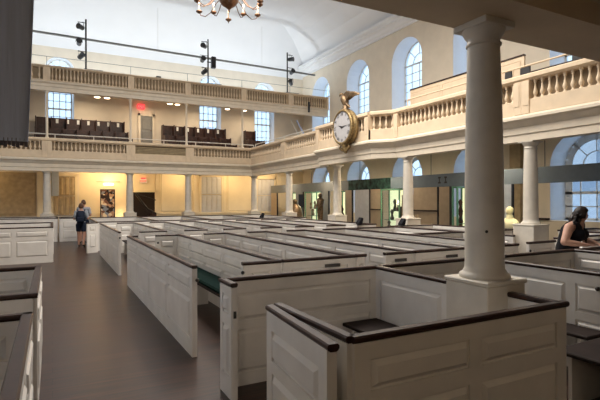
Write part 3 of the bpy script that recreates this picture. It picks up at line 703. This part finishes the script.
def hand(a, L, w, nm2):
    c, s = math.cos(a), math.sin(a); V = []
    for x in (-.345, -.355):
        for u, v in ((-.08, 0), (.0, w), (L, 0), (.0, -w)): p = u*c-v*s; q = u*s+v*c; V.append((x, -p, q))
    MB().add(V, [(0, 1, 2, 3), (7, 6, 5, 4), (0, 4, 5, 1), (1, 5, 6, 2), (2, 6, 7, 3), (3, 7, 4, 0)]).build(nm2, 'black', t)
hand(math.radians(5), .42, .022, 'minute_hand'); hand(math.radians(158), .27, .03, 'hour_hand'); MB().ball((-.35, 0, 0), .035).build('hub', 'black', t)
b = MB(); b.lathe([(.02, -1.02), (.08, -.98), (.06, -.92), (.16, -.82), (.12, -.76), (.22, -.70), (.2, -.62)], 20, (-.16, 0, 0))
for sy in (-1, 1):
    b.tube([(-.18, sy*.05, -.95), (-.2, sy*.22, -.88), (-.2, sy*.34, -.78), (-.2, sy*.30, -.68), (-.2, sy*.2, -.7)], [.03, .05, .06, .05, .03], 8)
b.build('scroll_bracket', 'gold', t)
t.scale = (.9, .9, .9)
t = thing('eagle_statue', (9.20, 13.95, 4.90), 'gilded eagle with raised wing perched on top of the clock', 'statue')
b = MB(); b.lathe([(.16, -.03), (.17, .02), (.10, .06), (.12, .12), (.02, .2)], 16)
b.tube([(0, -.05, .10), (0, .0, .24), (0, .08, .40), (0, .16, .52), (0, .22, .57)], [.05, .13, .15, .09, .065], 12)
b.ball((0, .26, .59), .075); b.tube([(0, .31, .60), (0, .39, .58), (0, .41, .54)], [.035, .02, .006], 8)
b.tube([(0, -.02, .22), (0, -.16, .12), (0, -.26, .04)], [.07, .06, .02], 8)
b.build('body', 'bronze', t)
for sx, tip in ((-1, (-.30, -.52)), (1, (.30, -.42))):
    V = []; prf = [(0, .12, .42), (sx*.05, .03, .58), (sx*.08, -.15, .62), (sx*.12, -.36, .58), (sx*.18, -.62, .46), (sx*.12, -.40, .44), (sx*.08, -.22, .36), (0, -.06, .28)]
    for d in (-.02, .02): V += [(x+d*.7, y, z+d) for x, y, z in prf]
    k = 8; MB().add(V, [tuple(range(k-1, -1, -1)), tuple(range(k, 2*k))]+[(i, (i+1) % k, k+(i+1) % k, k+i) for i in range(k)]).build('wing', 'bronze', t)

# ---------------------------------------------------------------- chandelier
t = thing('chandelier', (4.9, 14, 7.57), 'old brass ball chandelier with twelve candle arms', 'chandelier')
b = MB(); b.lathe([(.0, .0), (.035, .04), (.02, .09), (.07, .13), (.10, .16), (.22, .24), (.29, .34), (.31, .46), (.28, .58), (.18, .70), (.08, .76), (.06, .95), (.11, 1.05), (.08, 1.2), (.03, 1.3), (.02, 1.4)], 28, cap=False); b.build('ball_body', 'brass', t)
MB().tube([(0, 0, 1.35), (0, 0, 4.55)], .015).build('chain', 'black', t)
for k in range(12):
    a = 2*PI*k/12+.2; c, s = math.cos(a), math.sin(a)
    P = [(.25, .52), (.45, .36), (.65, .10), (.85, .0), (1.02, .06), (1.08, .18)] if k % 2 == 0 else [(.2, .62), (.42, .50), (.6, .26), (.78, .14), (.92, .20), (.97, .30)]
    ar = MB().tube([(c*r, s*r, z) for r, z in P], .014, 7).build('arm', 'brass', t)
    r, z = P[-1]; MB().lathe([(.03, -.05), (.10, .0), (.10, .03), (.03, .03), (.03, .07)], 14, (c*r, s*r, z)).build('drip_pan', 'brass', ar)
    cn = MB().lathe([(.022, .06), (.022, .25)], 10, (c*r, s*r, z)).build('candle', 'candle', ar)
    MB().ball((c*r, s*r, z+.29), .026, sz=1.7, n=8).build('bulb', 'bulb', ar)
for x in (-2, 2, 6, 10): light('near_gallery_fill', 'AREA', (x, -1.2, 3.24), 10 if x < 0 else 3.0, WARM2, .5, .5, (0, 0, 0))  # unseen fill lights added under the near gallery to lift the foreground
light('chandelier_glow', 'POINT', (4.9, 14, 8.6), 60, WARM2, .5)

# ---------------------------------------------------------------- light poles on the upper gallery
for x, lab, hh, can in ((1.47, 'left', 2.45, ((.34, .36), (1.05, .9), (1.25, .8), (1.95, 2.0))), (7.52, 'middle', 2.43, ()), (12.32, 'right', 2.4, ())):
    t = thing('lighting_pole', (x, 24.9, 8.04), '%s black lighting pole standing on the upper gallery rail' % lab, 'lighting pole', 'lighting poles on the upper gallery')
    MB().tube([(0, 0, -.02), (0, 0, hh)], .04, 8).build('pole', 'black', t)
    MB().box(-.1, .75, -.06, .06, -.03, .05).build('base_bar', 'black', t)
    sd = -1 if lab != 'right' else 1
    for j, z in enumerate((.55, 1.2, 1.95)):
        arm = MB().tube([(0, 0, z+.32), (sd*.36, 0, z+.32)], .018, 6).build('cross_arm', 'black', t)
        sp = MB().lathe([(.05, -.16), (.10, -.12), (.11, .10), (.13, .16)], 14).build('spotlight', 'black', arm)
        sp.location = (sd*(.22 if j != 1 else .3), -.02, z+.08); sp.scale = (1.1, 1.1, 1.1); sp.rotation_euler = (math.radians(60+j*15), 0, math.radians(40*sd*(j-1)))
        MB().tube([(-.13, 0, 0), (-.13, 0, .22), (.13, 0, .22), (.13, 0, 0)], .01, 6).build('yoke', 'black', sp).rotation_euler = (-math.radians(60+j*15), 0, 0)
t = thing('loudspeaker', (7.83, 24.95, 8.95), 'black loudspeaker clamped right of the middle lighting pole', 'loudspeaker')
MB().box(-.12, .12, -.12, .12, 0, .62, .02).build('cabinet', 'black', t); MB().box(-.35, -.1, -.02, .02, .28, .33).build('bracket', 'black', t)
t = thing('floodlight', (4.9, 24.95, 8.0), 'small black floodlight on the upper rail between two poles', 'floodlight'); MB().box(-.12, .12, -.08, .08, 0, .16, .02).build('housing', 'black', t); MB().box(-.02, .02, -.02, .02, -.12, 0).build('stem', 'black', t)
t = thing('ceiling_pipe', (-5, 25.6, 9.4), 'long grey pipe hung across the far end below the ceiling', 'pipe')
MB().tube([(0, 0, .45), (19.6, 0, .15)], .06, 8).build('pipe', 'door', t)
for x in (4, 10, 16): MB().tube([(x, 0, .3), (x, 0, 2.6)], .008, 5).build('hanger', 'white', t)

t = thing('safety_cable', (-5, 24.72, 8.005), 'thin dark cable rail above the upper gallery balustrade', 'cable')
MB().tube([(0, 0, .42), (20, 0, .42)], .012, 6).build('cable', 'door', t)
for x in (1, 4.8, 8.5, 11.35, 14.4, 17.4, 19.9): MB().tube([(x, 0, .003), (x, 0, .42)], .012, 5).build('post', 'door', t)
o = MB().box(-.05, .05, -.05, .05, 0, .62, .01).build('hanging_speaker', 'black'); o.location = (13.55, 24.5, 6.95); tag(o, 'slim black box hung on the upper gallery front at its right end', 'speaker')
for i, x in enumerate((2.0, 2.45, 5.55, 5.95, 8.75, 9.75)):
    o = MB().lathe([(.12, -.02), (.14, 0)], 16).build('ceiling_spot', 'bulb'); o.location = (x, 25.3, 6.86); tag(o, '%s glowing round spot from the left under the upper gallery' % ORD[i], 'ceiling light', 'spots under the upper gallery')

# ---------------------------------------------------------------- hanging grey banner, upper left
t = thing('hanging_banner', (-.50, 2.05, 3.1), 'large dark grey cloth banner hanging at the top left', 'banner')
V = []; F = []; n = 40; mrows = 14; z0, z1 = -1.125, 0
for d in (0, .02):
    for j in range(mrows+1):
        for i in range(n+1):
            u = i/n; v = j/mrows; x = -.68+u*(1.145-.045*v); y = .05*math.sin(u*9)*(.3+.7*v)+.02*math.sin(u*23+1)*v+d
            z = z1+(z0-.05*(u**1.5))*v
            V.append((x, y, z))
A = (n+1)*(mrows+1)
for j in range(mrows):
    for i in range(n):
        a = j*(n+1)+i; F += [(a, a+1, a+n+2, a+n+1), (A+a+n+1, A+a+n+2, A+a+1, A+a)]
for j in range(mrows):
    for i in (0, n): a = j*(n+1)+i; F.append((a, a+n+1, A+a+n+1, A+a))
MB().add(V, F, True).build('cloth', 'grey', t)
b = MB()
for i in range(n*2):
    u = (i+.5)/(2*n); x = -.68+u*1.10; y = .05*math.sin(u*9)+.02*math.sin(u*23+1)+.01; z = z0-.05*(u**1.5)
    b.box(x-.006, x+.006, y-.008, y+.008, z-.014-.004*(i % 3), z+.012)
b.build('fringe', 'fringe', t)
MB().tube([(-.72, .01, -.01), (.45, .01, -.01)], .02).build('pole', 'black', t)

# ---------------------------------------------------------------- exhibition under the right gallery
t = thing('exhibition_banner', (12.3, 4.0, 2.17), 'long grey banner strip running above the exhibition panels', 'banner')
for y0, y1, m in ((4.0, 9.2, 'band'), (9.2, 15.3, 'band'), (15.3, 18.4, 'bandg'), (18.4, 24.5, 'bandt'), (24.5, 27.2, 'bandt')):
    MB().box(-.03, .03, y0-4, y1-4, 0, .46, .006).build('panel', m, t)
b = MB()
for y in (12.25, 12.55, 5.6): b = MB(); b.box(-.036, -.03, y-4-.06, y-4+.06, .12, .18); b.box(-.036, -.03, y-4-.02, y-4+.02, .12, .36); b.box(-.036, -.03, y-4-.06, y-4+.06, .30, .36); b.build('letter', 'black', t)
for y in (4.2, 8.5, 13, 17.5, 22, 26.5): MB().tube([(0, y-4, .46), (0, y-4, 1.5)], .012, 6).build('hanger', 'black', t)
def ypx(px, X):
    tt = (px-300)/470.; cy, sy = math.cos(.4856), math.sin(.4856); d = X/(tt*cy+sy); return -tt*d*sy+d*cy
def ex_panel(ya, yb, m, label, z0=0, z1=2.17, rail=False, group='exhibition panels below the banner'):
    t = thing('exhibition_screen', (12.3, ya, 0), label, 'panel', group)
    MB().box(-.03, .03, .02, yb-ya-.02, z0+.02, z1, .004).build('board', m, t)
    MB().box(-.04, .04, -.02, .02, 0, z1+.001).build('upright', 'black', t)
    if rail: MB().box(-.07, -.03, .02, yb-ya-.02, 1.28, 1.33).build('rail', 'rail', t)
    return t
ex_panel(9.55, 10.55, 'slate', 'blue-grey exhibition panel behind the white bust')
ex_panel(12.05, 12.6, 'panelb', 'narrow yellowish exhibition panel left of the big column')
ex_panel(12.65, 13.95, 'panelb', 'beige exhibition panel with a dark rail, left of the big column', rail=True)
ex_panel(15.9, 16.7, 'panelb', 'beige exhibition panel with a dark rail, right of the white one', rail=True)
ex_panel(16.75, 17.9, 'panel', 'white exhibition panel between beige ones, right of the clock column')
ex_panel(18.1, 18.7, 'panelb', 'beige exhibition panel just right of the clock column')
ex_panel(20.2, 21.0, 'bandt', 'grey exhibition panel left of the standing statue')
ex_panel(22.9, 23.8, 'bandt', 'dark exhibition panel with blue round picture by the second side column')
ex_panel(26.3, 27.2, 'panelb', 'beige exhibition panel near the far corner shutters')
def case(ya, yb, label, z0=.55, z1=2.1):
    t = thing('display_case', (12.1, ya, 0), label, 'display case', 'lit glass display cases'); L = yb-ya
    MB().box(0, .5, 0, L, 0, z0, .01).build('base', 'panelb', t)
    MB().box(.46, .5, 0, L, z0, z1).build('lit_back', 'caselit', t)
    b = MB()
    for y in (0, L-.05): b.box(0, .05, y, y+.05, z0, z1); b.box(.42, .46, y, y+.05, z0, z1)
    b.box(0, .5, 0, L, z1, z1+.06); b.build('frame', 'gedge', t)
    MB().box(.01, .016, .05, L-.05, z0, z1).build('glass', 'glass', t)
    random.seed(int(ya*10))
    for i in range(5):
        y = .12+(L-.24)*(i+.5)/5; h = random.uniform(.2, .6); q = z0+random.choice((0, .35, .7))
        MB().lathe([(.06, 0), (.09, .05), (.04, h*.5), (.08, h*.8), (.03, h)], 10, (.28, y, q)).build('exhibit', random.choice(['black', 'bronze', 'dark', 'bandg']), t)
    b = MB().box(.15, .45, .05, L-.05, z0+.33, z0+.35).build('shelf', 'gedge', t)
case(14.55, 15.75, 'large lit display case right of the white panel, left of the third side column')
case(18.85, 19.35, 'narrow lit display case between the clock column and beige panel')
case(21.1, 22.4, 'lit display case behind the standing statue, left of the clock column')
case(23.95, 24.7, 'lit display case nearest the far corner')
case(11.55, 11.8, 'slim lit display case just left of the big column')
light('case_light', 'POINT', (11.7, 15.1, 1.6), 4, (1, .95, .6), .1); light('case_light', 'POINT', (11.7, 21.7, 1.6), 4, (1, .95, .6), .1)
# shelf unit
t = thing('bookcase', (12.2, 13.98, 0), 'brown open shelves right of the third side column', 'shelf unit')
b = MB().box(.25, .28, 0, .55, 0, 1.9); b.box(0, .28, 0, .03, 0, 1.9); b.box(0, .28, .52, .55, 0, 1.9); b.build('carcass', 'tan', t)
for z in (.1, .5, .85, 1.2): MB().box(0, .26, .03, .52, z, z+.03).build('shelf', 'tan', t)
# bust on a pedestal
t = thing('marble_bust', (12.0, 9.42, .72), 'brightly lit white bust on a dark stand by the side gallery column', 'bust')
b = MB(); b.lathe([(.10, 0), (.13, .03), (.08, .07), (.09, .11)], 20)
b.build('socle', 'black', t)
bm = bmesh.new(); bmesh.ops.create_uvsphere(bm, u_segments=24, v_segments=18, radius=1)
for v in bm.verts:
    x, y, z = v.co; w = 1-.25*max(0, z)
    v.co = Vector((x*.16, y*(.31 if z < 0 else .31-.08*z*z), .26+z*.21))
MB().frombm(bm, True).build('chest', 'marble', t)
b = MB(); b.tube([(0, 0, .40), (-.01, 0, .54)], [.12, .085], 14)
bm = bmesh.new(); bmesh.ops.create_uvsphere(bm, u_segments=24, v_segments=18, radius=1)
for v in bm.verts:
    x, y, z = v.co; jaw = 1-.28*max(0, -z); v.co = Vector((-.01+x*.12*jaw, y*.10*jaw, .64+z*.145))
b.frombm(bm, True); b.tube([(-.10, 0, .66), (-.135, 0, .61), (-.10, 0, .60)], [.012, .022, .014], 8)
for s in (-1, 1): b.ball((0, s*.085, .63), .022, sx=.7, sy=.4); b.ball((-.095, s*.034, .645), .014)
b.ball((.02, 0, .70), .10, 1, .9, .7); b.build('head', 'marble', t)
t = thing('bust_stand', (12.0, 9.42, 0), 'pale stand carrying the lit white bust', 'stand'); MB().box(-.22, .22, -.22, .22, 0, .68, .01).build('plinth', 'pew', t); MB().box(-.25, .25, -.25, .25, .68, .72, .01).build('top', 'black', t)
light('bust_spot', 'SPOT', (10.9, 8.3, 2.9), 75, (1, .86, .45), .05, spot=32, rot=(math.radians(42), 0, math.radians(-45)))
# statues by the side columns
def statue(loc, label, m, bulky):
    t = thing('statue', loc, label, 'statue')
    b = MB(); 
    if bulky: b.tube([(0, 0, 0), (0, 0, .3), (0, 0, .7), (0, 0, 1.0), (0, 0, 1.2)], [.38, .42, .40, .30, .12], 16); b.ball((0, 0, 1.3), .13)
    else:
        for s in (-1, 1): b.tube([(0, s*.08, 0), (0, s*.09, .45), (0, s*.08, .85)], [.06, .07, .1], 10); b.tube([(0, s*.2, 1.36), (-.05, s*.27, 1.08), (-.2, s*.12, .98)], [.06, .05, .04], 8)
        b.tube([(0, 0, .8), (0, 0, 1.1), (0, 0, 1.38), (0, 0, 1.48)], [.15, .14, .2, .07], 14); b.ball((0, 0, 1.58), .1, sz=1.25)
    b.build('figure', m, t)
    MB().box(-.3, .3, -.3, .3, -.35, 0, .01).build('plinth', 'panelb', t)
statue((11.3, 19.35, .35), 'brown standing figure statue left of the clock column', 'bronze', False)
statue((11.0, 21.4, .35), 'bulky brown robed figure right of the second side column', 'bronze', True)
t = thing('round_picture', (12.22, 23.0, 1.35), 'dark blue round-headed picture on the exhibition wall', 'picture'); MB().box(-.03, .03, -.3, .3, 0, .7, .02).build('board', 'navy', t)
# dado trim on the right wall beside the window
MB().box(14.93, 15.0, 10.2, 12.3, 1.0, 1.07).build('trim_13', 'rail', kind='structure')
for y in (7.35, 11.4, 15.5, 19.5, 23.6): pass
b = MB()
for y in (7.35, 11.42): b.box(14.82, 15.0, y-.22, y+.22, 0, 4.0)
b.build('trim_14', 'tan', kind='structure')
# desks/reading wedges on the pew rails
for i, (x, y, lab) in enumerate(((8.02, 11.47, 'small black angled speaker on the pews left of the third side column'), (8.62, 10.28, 'small black angled speaker touching the third side column base'), (7.6, 17.8, 'small black angled speaker before the corner shutters'))):
    t = thing('angled_speaker', (x, y, 1.0), lab, 'speaker', 'small black angled boxes on pew rails')
    V = []
    for xx in (-.16, .16): V += [(xx, -.08, 0), (xx, .10, 0), (xx, .17, .2), (xx, .09, .24), (xx, -.08, .06)]
    k = 5; MB().add([(a*.8, b2, c) for a, b2, c in [(v[1]*.8, v[0]*.5, v[2]*.8) for v in V]], [tuple(range(k-1, -1, -1)), tuple(range(k, 2*k))]+[(i2, (i2+1) % k, k+(i2+1) % k, k+i2) for i2 in range(k)]).build('cabinet', 'blackc', t)
    MB().box(-.12, .12, -.12, .12, -.012, .0).build('foot_plate', 'black', t)

# ---------------------------------------------------------------- people
def skinned(joints, edges, name, root):
    """closed tapered limbs between the joints; the voxel remesh then fuses them into one surface"""
    mb = MB()
    for k, (p, r) in joints.items():
        rx, ry = r if isinstance(r, tuple) else (r, r)
        if isinstance(r, tuple): mb.ball(p, 1, ry, rx, (rx+ry)/2, n=20)
        else: mb.ball(p, r, n=14)
    for a, c in edges:
        (p0, r0), (p1, r1) = joints[a], joints[c]; d = (p1-p0); L = d.length
        if L < 1e-5: continue
        d.normalize(); e0 = r0 if isinstance(r0, tuple) else (r0, r0); e1 = r1 if isinstance(r1, tuple) else (r1, r1)
        y = Vector((0, 1, 0)); sd = (y-d*d.dot(y)); sd = sd.normalized() if sd.length > .2 else d.orthogonal().normalized(); fr = d.cross(sd)
        V = []; n = 16
        for i in range(7):
            u = i/6; c0 = p0.lerp(p1, u); ra = e0[0]*(1-u)+e1[0]*u; rb = e0[1]*(1-u)+e1[1]*u
            for q in range(n): t = 2*PI*q/n; V.append(c0+sd*math.cos(t)*ra+fr*math.sin(t)*rb)
        F = [(j*n+q, j*n+(q+1) % n, (j+1)*n+(q+1) % n, (j+1)*n+q) for j in range(6) for q in range(n)]+[tuple(range(n-1, -1, -1)), tuple(range(6*n, 7*n))]
        mb.add(V, F)
    me = bpy.data.meshes.new(name); me.from_pydata(mb.v, [], mb.f); bm = bmesh.new(); bm.from_mesh(me); bmesh.ops.recalc_face_normals(bm, faces=bm.faces[:]); bm.to_mesh(me); bm.free(); return me
def head_bm(c, R, face, tilt=0, scale=1.0):
    """head ellipsoid with jaw, nose, brow, lips, ears; face = heading angle"""
    bm = bmesh.new(); bmesh.ops.create_uvsphere(bm, u_segments=32, v_segments=24, radius=1)
    for v in bm.verts:
        x, y, z = v.co; j = 1-.30*max(0, -z)**1.2; f = max(0, x)
        X = x*.098*(1-.1*max(0, -z)); Y = y*.076*j; Z = z*.122
        if x > 0: X *= .93
        n = math.exp(-(y/.16)**2)*f
        X += .026*n*math.exp(-((z+.12)/.13)**2)+.010*n*math.exp(-((z-.15)/.25)**2)
        X += .008*f*math.exp(-(y/.3)**2)*math.exp(-((z+.5)/.07)**2)+.010*f*math.exp(-(y/.25)**2)*math.exp(-((z+.82)/.12)**2)
        for s in (-1, 1): X -= .010*f*math.exp(-((y-s*.38)/.16)**2)*math.exp(-((z-.06)/.10)**2)
        v.co = Vector((X, Y, Z))
    for s in (-1, 1):
        g = bmesh.ops.create_uvsphere(bm, u_segments=10, v_segments=8, radius=.03)
        for v in g['verts']: v.co = Vector((v.co.x*.6-.005, v.co.y*.35+s*.075, v.co.z))
    mt = Matrix.Translation(c) @ Matrix.Rotation(face, 4, 'Z') @ Matrix.Rotation(tilt, 4, 'Y') @ Matrix.Scale(scale, 4)
    for v in bm.verts: v.co = mt @ v.co
    return bm, mt
def add_hand(J, E, wrist, d, up, side, curl=.5, s=1.0, key='R'):
    """palm and five fingers from wrist along d; up = back of hand normal; side = thumb side"""
    d = Vector(d).normalized(); up = Vector(up).normalized(); sd = Vector(side).normalized(); w = Vector(wrist)
    for k, (off, L) in enumerate(((.030, .068), (.010, .078), (-.010, .072), (-.028, .058))):
        b0 = w+d*.03*s+sd*off*.6*s; b1 = w+d*.085*s+sd*off*s
        J['%sf%da' % (key, k)] = (b0, .016*s); J['%sf%db' % (key, k)] = (b1, .011*s)
        dd = (d-up*curl*.5).normalized(); b2 = b1+dd*L*.5*s; dd2 = (d-up*curl*1.2).normalized(); b3 = b2+dd2*L*.5*s
        J['%sf%dc' % (key, k)] = (b2, .009*s); J['%sf%dd' % (key, k)] = (b3, .0075*s)
        E += [(key+'wrist', '%sf%da' % (key, k)), ('%sf%da' % (key, k), '%sf%db' % (key, k)), ('%sf%db' % (key, k), '%sf%dc' % (key, k)), ('%sf%dc' % (key, k), '%sf%dd' % (key, k))]
    t0 = w+d*.025*s+sd*.028*s; t1 = t0+(d*.6+sd*.7).normalized()*.035*s; t2 = t1+(d*.9+sd*.3-up*.2).normalized()*.03*s
    J[key+'t0'] = (t0, .014*s); J[key+'t1'] = (t1, .011*s); J[key+'t2'] = (t2, .009*s)
    E += [(key+'wrist', key+'t0'), (key+'t0', key+'t1'), (key+'t1', key+'t2')]
def make_person(name, loc, rz, label, joints, edges, headc, face, tilt, skinm, clothes, voxel=.008):
    t = thing(name, loc, label, 'person', rz=rz)
    me = skinned(joints, edges, 'b', 'pelvis'); bm = bmesh.new(); bm.from_mesh(me)
    hb, mt = head_bm(Vector(headc), 1, face, tilt); tmp = bpy.data.meshes.new('h'); hb.to_mesh(tmp); hb.free(); bm.from_mesh(tmp)
    m3 = bpy.data.meshes.new('body'); bm.to_mesh(m3); bm.free()
    o = bpy.data.objects.new('body', m3); C.objects.link(o); md = o.modifiers.new('r', 'REMESH'); md.mode = 'VOXEL'; md.voxel_size = voxel; md.use_smooth_shade = True
    sm = o.modifiers.new('sm', 'SMOOTH'); sm.iterations = 5; sm.factor = .5
    dg = bpy.context.evaluated_depsgraph_get(); me = bpy.data.meshes.new_from_object(o.evaluated_get(dg)); o.modifiers.clear(); o.data = me
    me.materials.clear(); me.materials.append(M[skinm]); o.parent = t
    for p in me.polygons: p.use_smooth = True
    for cname, cm, pred, off in clothes:
        bm = bmesh.new(); bm.from_mesh(me); bm.normal_update()
        inv = mt.inverted()
        dele = [f for f in bm.faces if not pred(f.calc_center_median(), inv @ f.calc_center_median())]
        bmesh.ops.delete(bm, geom=dele, context='FACES')
        bm.normal_update(); nn = {v: v.normal.copy() for v in bm.verts}
        for v in bm.verts: v.co += nn[v]*(off if not callable(off) else off(inv @ v.co))
        # inner shell edge: extrude the rim back to the body for thickness
        rim = [e for e in bm.edges if e.is_boundary]; r = bmesh.ops.extrude_edge_only(bm, edges=rim)
        for v in [g for g in r['geom'] if isinstance(g, bmesh.types.BMVert)]:
            near = min((e.other_vert(v) for e in v.link_edges if e.other_vert(v) in nn), key=lambda q: (q.co-v.co).length, default=None)
            if near is not None: v.co -= nn[near]*.012
        m4 = bpy.data.meshes.new(cname); bm.to_mesh(m4); bm.free(); m4.materials.append(M[cm])
        for p in m4.polygons: p.use_smooth = True
        c = bpy.data.objects.new(cname, m4); C.objects.link(c); c.parent = t
    return t, mt
# woman in black: local +x = facing, +y = her left; right side (-y) towards the camera
J = {}; E = []
J['pelvis'] = (Vector((-.12, .10, .92)), (.17, .15)); J['waist'] = (Vector((-.09, .06, 1.05)), (.165, .135)); J['chest'] = (Vector((-.02, 0, 1.18)), (.175, .15)); J['uchest'] = (Vector((.03, 0, 1.28)), (.14, .10))
J['neck'] = (Vector((.06, 0, 1.37)), .055); J['headb'] = (Vector((.08, .02, 1.43)), .06)
J['bustR'] = (Vector((.09, -.08, 1.17)), .085); J['bustL'] = (Vector((.09, .08, 1.17)), .085)
E += [('pelvis', 'waist'), ('waist', 'chest'), ('chest', 'uchest'), ('uchest', 'neck'), ('neck', 'headb'), ('chest', 'bustR'), ('chest', 'bustL')]
for k, s in (('R', -1), ('L', 1)):
    J[k+'hip'] = (Vector((-.13, .10+s*.09, .84)), .12); J[k+'knee'] = (Vector((-.12, s*.11, .46)), .07); J[k+'ank'] = (Vector((-.18, s*.11, .09)), .043); J[k+'toe'] = (Vector((0.0, s*.12, .035)), .033)
    J[k+'sh'] = (Vector((.0, s*.195, 1.28)), .07)
    el = Vector((-.02, -.34, 1.065)) if s < 0 else Vector((.08, .29, 1.065))
    wr = Vector((.235, -.17, 1.026)) if s < 0 else Vector((.30, .10, 1.03))
    J[k+'elb'] = (el, .052); J[k+'fa'] = (el.lerp(wr, .4), .046); J[k+'wrist'] = (wr, .028)
    E += [('pelvis', k+'hip'), (k+'hip', k+'knee'), (k+'knee', k+'ank'), (k+'ank', k+'toe'), ('uchest', k+'sh'), (k+'sh', k+'elb'), (k+'elb', k+'fa'), (k+'fa', k+'wrist')]
    add_hand(J, E, wr, (.25, 1, 0) if s < 0 else (.5, -.8, 0), (0, 0, 1), (1, 0, 0) if s < 0 else (-.5, -.5, 0), .25, 1, k)
def cl_top(c, h):
    if c.z < .86 or c.z > 1.35 or (c.x > .135 and c.z < 1.10): return False
    if c.x > .02 and c.z > 1.24 and abs(c.y) < .035+(c.z-1.24)*.7: return False
    if abs(c.y) > (.17 if c.z > 1.22 else .205): return False
    return True
def cl_pant(c, h): return .10 < c.z < .90 and abs(c.y) < .30 and c.x < .05
def cl_hair(c, h): return h.z > -.10 and (h.x < .02+.9*max(0, h.z-.035) or h.z > .085) and abs(h.y) < .2 and not (h.z < -.04 and h.x > -.02) and h.length < .2
woman, mt = make_person('person', (7.09, 4.43, 0), math.radians(-75), 'woman in a black sleeveless top leaning on a pew rail at right', J, E, (.10, .02, 1.46), math.radians(44), math.radians(10), 'skin',
    [('top', 'blackc', cl_top, .016), ('trousers', 'blackc', cl_pant, .012), ('shoes', 'black', lambda c, h: c.z < .10, .008), ('hair', 'hair', cl_hair, .022)])
b = MB()
random.seed(3)
for i in range(26):
    a = random.uniform(-1, 1); x = -.075-.02*random.random(); P = []
    sx = random.uniform(.0, 1)
    p = Vector((-.02-.07*random.random(), a*.075, .06-.05*abs(a))); L = random.uniform(.2, .32); ph = random.random()*6
    for j in range(9): u = j/8; P.append(p+Vector((-.03*math.sin(u*2)-.02*u+.012*math.sin(ph+u*11), a*.03*u+.012*math.cos(ph+u*9), -L*u)))
    P = [mt @ q for q in P]; b.tube(P, [.016, .022, .026, .028, .028, .027, .024, .018, .006], 7)
hl = b.build('hair_locks', 'hair', woman)
for s in (-1, 1):
    b = MB().ball((.084, s*.029, .012), .010, n=8); b.v = [tuple(mt @ Vector(v)) for v in b.v]; b.build('eye', 'black', woman)
b = MB().ball((.088, 0, -.06), .012, .5, 1.6, .4, n=8); b.v = [tuple(mt @ Vector(v)) for v in b.v]; b.build('mouth', 'redp', woman) if False else None

def standing(loc, rz, label, hscale, shirt, legs, hairm, armpose=0, stride=.12):
    J = {}; E = []; q = hscale
    J['pelvis'] = (Vector((0, 0, .95))*q, (.15*q, .12*q)); J['waist'] = (Vector((0, 0, 1.08))*q, (.13*q, .105*q)); J['chest'] = (Vector((0, 0, 1.26))*q, (.15*q, .12*q)); J['uchest'] = (Vector((0, 0, 1.38))*q, (.12*q, .09*q)); J['neck'] = (Vector((.0, 0, 1.47))*q, .052*q); J['headb'] = (Vector((.01, 0, 1.54))*q, .055*q)
    E += [('pelvis', 'waist'), ('waist', 'chest'), ('chest', 'uchest'), ('uchest', 'neck'), ('neck', 'headb')]
    for k, s in (('R', -1), ('L', 1)):
        J[k+'hip'] = (Vector((0, s*.09, .86))*q, .095*q); J[k+'knee'] = (Vector((s*stride*.3+.02, s*.10, .48))*q, .058*q); J[k+'ank'] = (Vector((s*stride-.03, s*.10, .09))*q, .038*q); J[k+'toe'] = (Vector((s*stride+.13, s*.11, .035))*q, .032*q)
        J[k+'sh'] = (Vector((0, s*.18, 1.38))*q, .06*q); el = Vector((-.02, s*.25, 1.12))*q; wr = (Vector((.06, s*.25, .88)) if not armpose else Vector((.2, s*.12, 1.12)))*q
        J[k+'elb'] = (el, .042*q); J[k+'wrist'] = (wr, .028*q)
        E += [('pelvis', k+'hip'), (k+'hip', k+'knee'), (k+'knee', k+'ank'), (k+'ank', k+'toe'), ('uchest', k+'sh'), (k+'sh', k+'elb'), (k+'elb', k+'wrist')]
        add_hand(J, E, wr, wr-el, (0, s, 0), (1, 0, 0), .4, q, k)
    sh = lambda c, h: .95*q < c.z < 1.43*q and (abs(c.y) < .235*q or c.z > 1.18*q) and (abs(c.y) < .21*q or c.z > 1.14*q)
    sho = lambda c, h: legs*q < c.z < .98*q and abs(c.y) < .2*q
    hr = lambda c, h: h.z > -.06 and (h.x < .02 or h.z > .07) and h.length < .2
    return make_person('person', loc, rz, label, J, E, (.02*q, 0, 1.60*q), 0, math.radians(4), 'skin2', [('shirt', shirt, sh, .012), ('shorts', 'navy', sho, .016), ('shoes', 'black', lambda c, h: c.z < .09*q, .006), ('hair', hairm, hr, .016)], .011)
standing((.96, 19.3, 0), math.radians(80), 'visitor in grey shirt and dark shorts wearing a backpack, far down the aisle', .94, 'greyc', .62, 'hair2', 1)
standing((1.12, 20.7, 0), math.radians(95), 'taller visitor standing just beyond the backpack wearer', 1.02, 'greyc', .6, 'hair2', 1, .06)
t = thing('backpack', (.93, 19.06, 1.0), 'dark backpack worn by the nearer distant visitor', 'backpack', rz=math.radians(-10))
bm = bmesh.new(); bmesh.ops.create_cube(bm, size=1)
for v in bm.verts: v.co = Vector((v.co.x*.32*(1 if v.co.z < 0 else .85), v.co.y*.2, v.co.z*.44+.13))
bmesh.ops.bevel(bm, geom=bm.edges[:], offset=.05, segments=3, affect='EDGES'); MB().frombm(bm, True).build('bag', 'navy', t)
MB().box(-.11, .11, -.15, -.08, -.05, .12, .02).build('front_pocket', 'navy', t)
for s in (-1, 1): MB().tube([(s*.1, .08, .3), (s*.12, .18, .40), (s*.13, .30, .34), (s*.13, .32, .15), (s*.12, .1, -.02)], .018, 6).build('strap', 'navy', t)
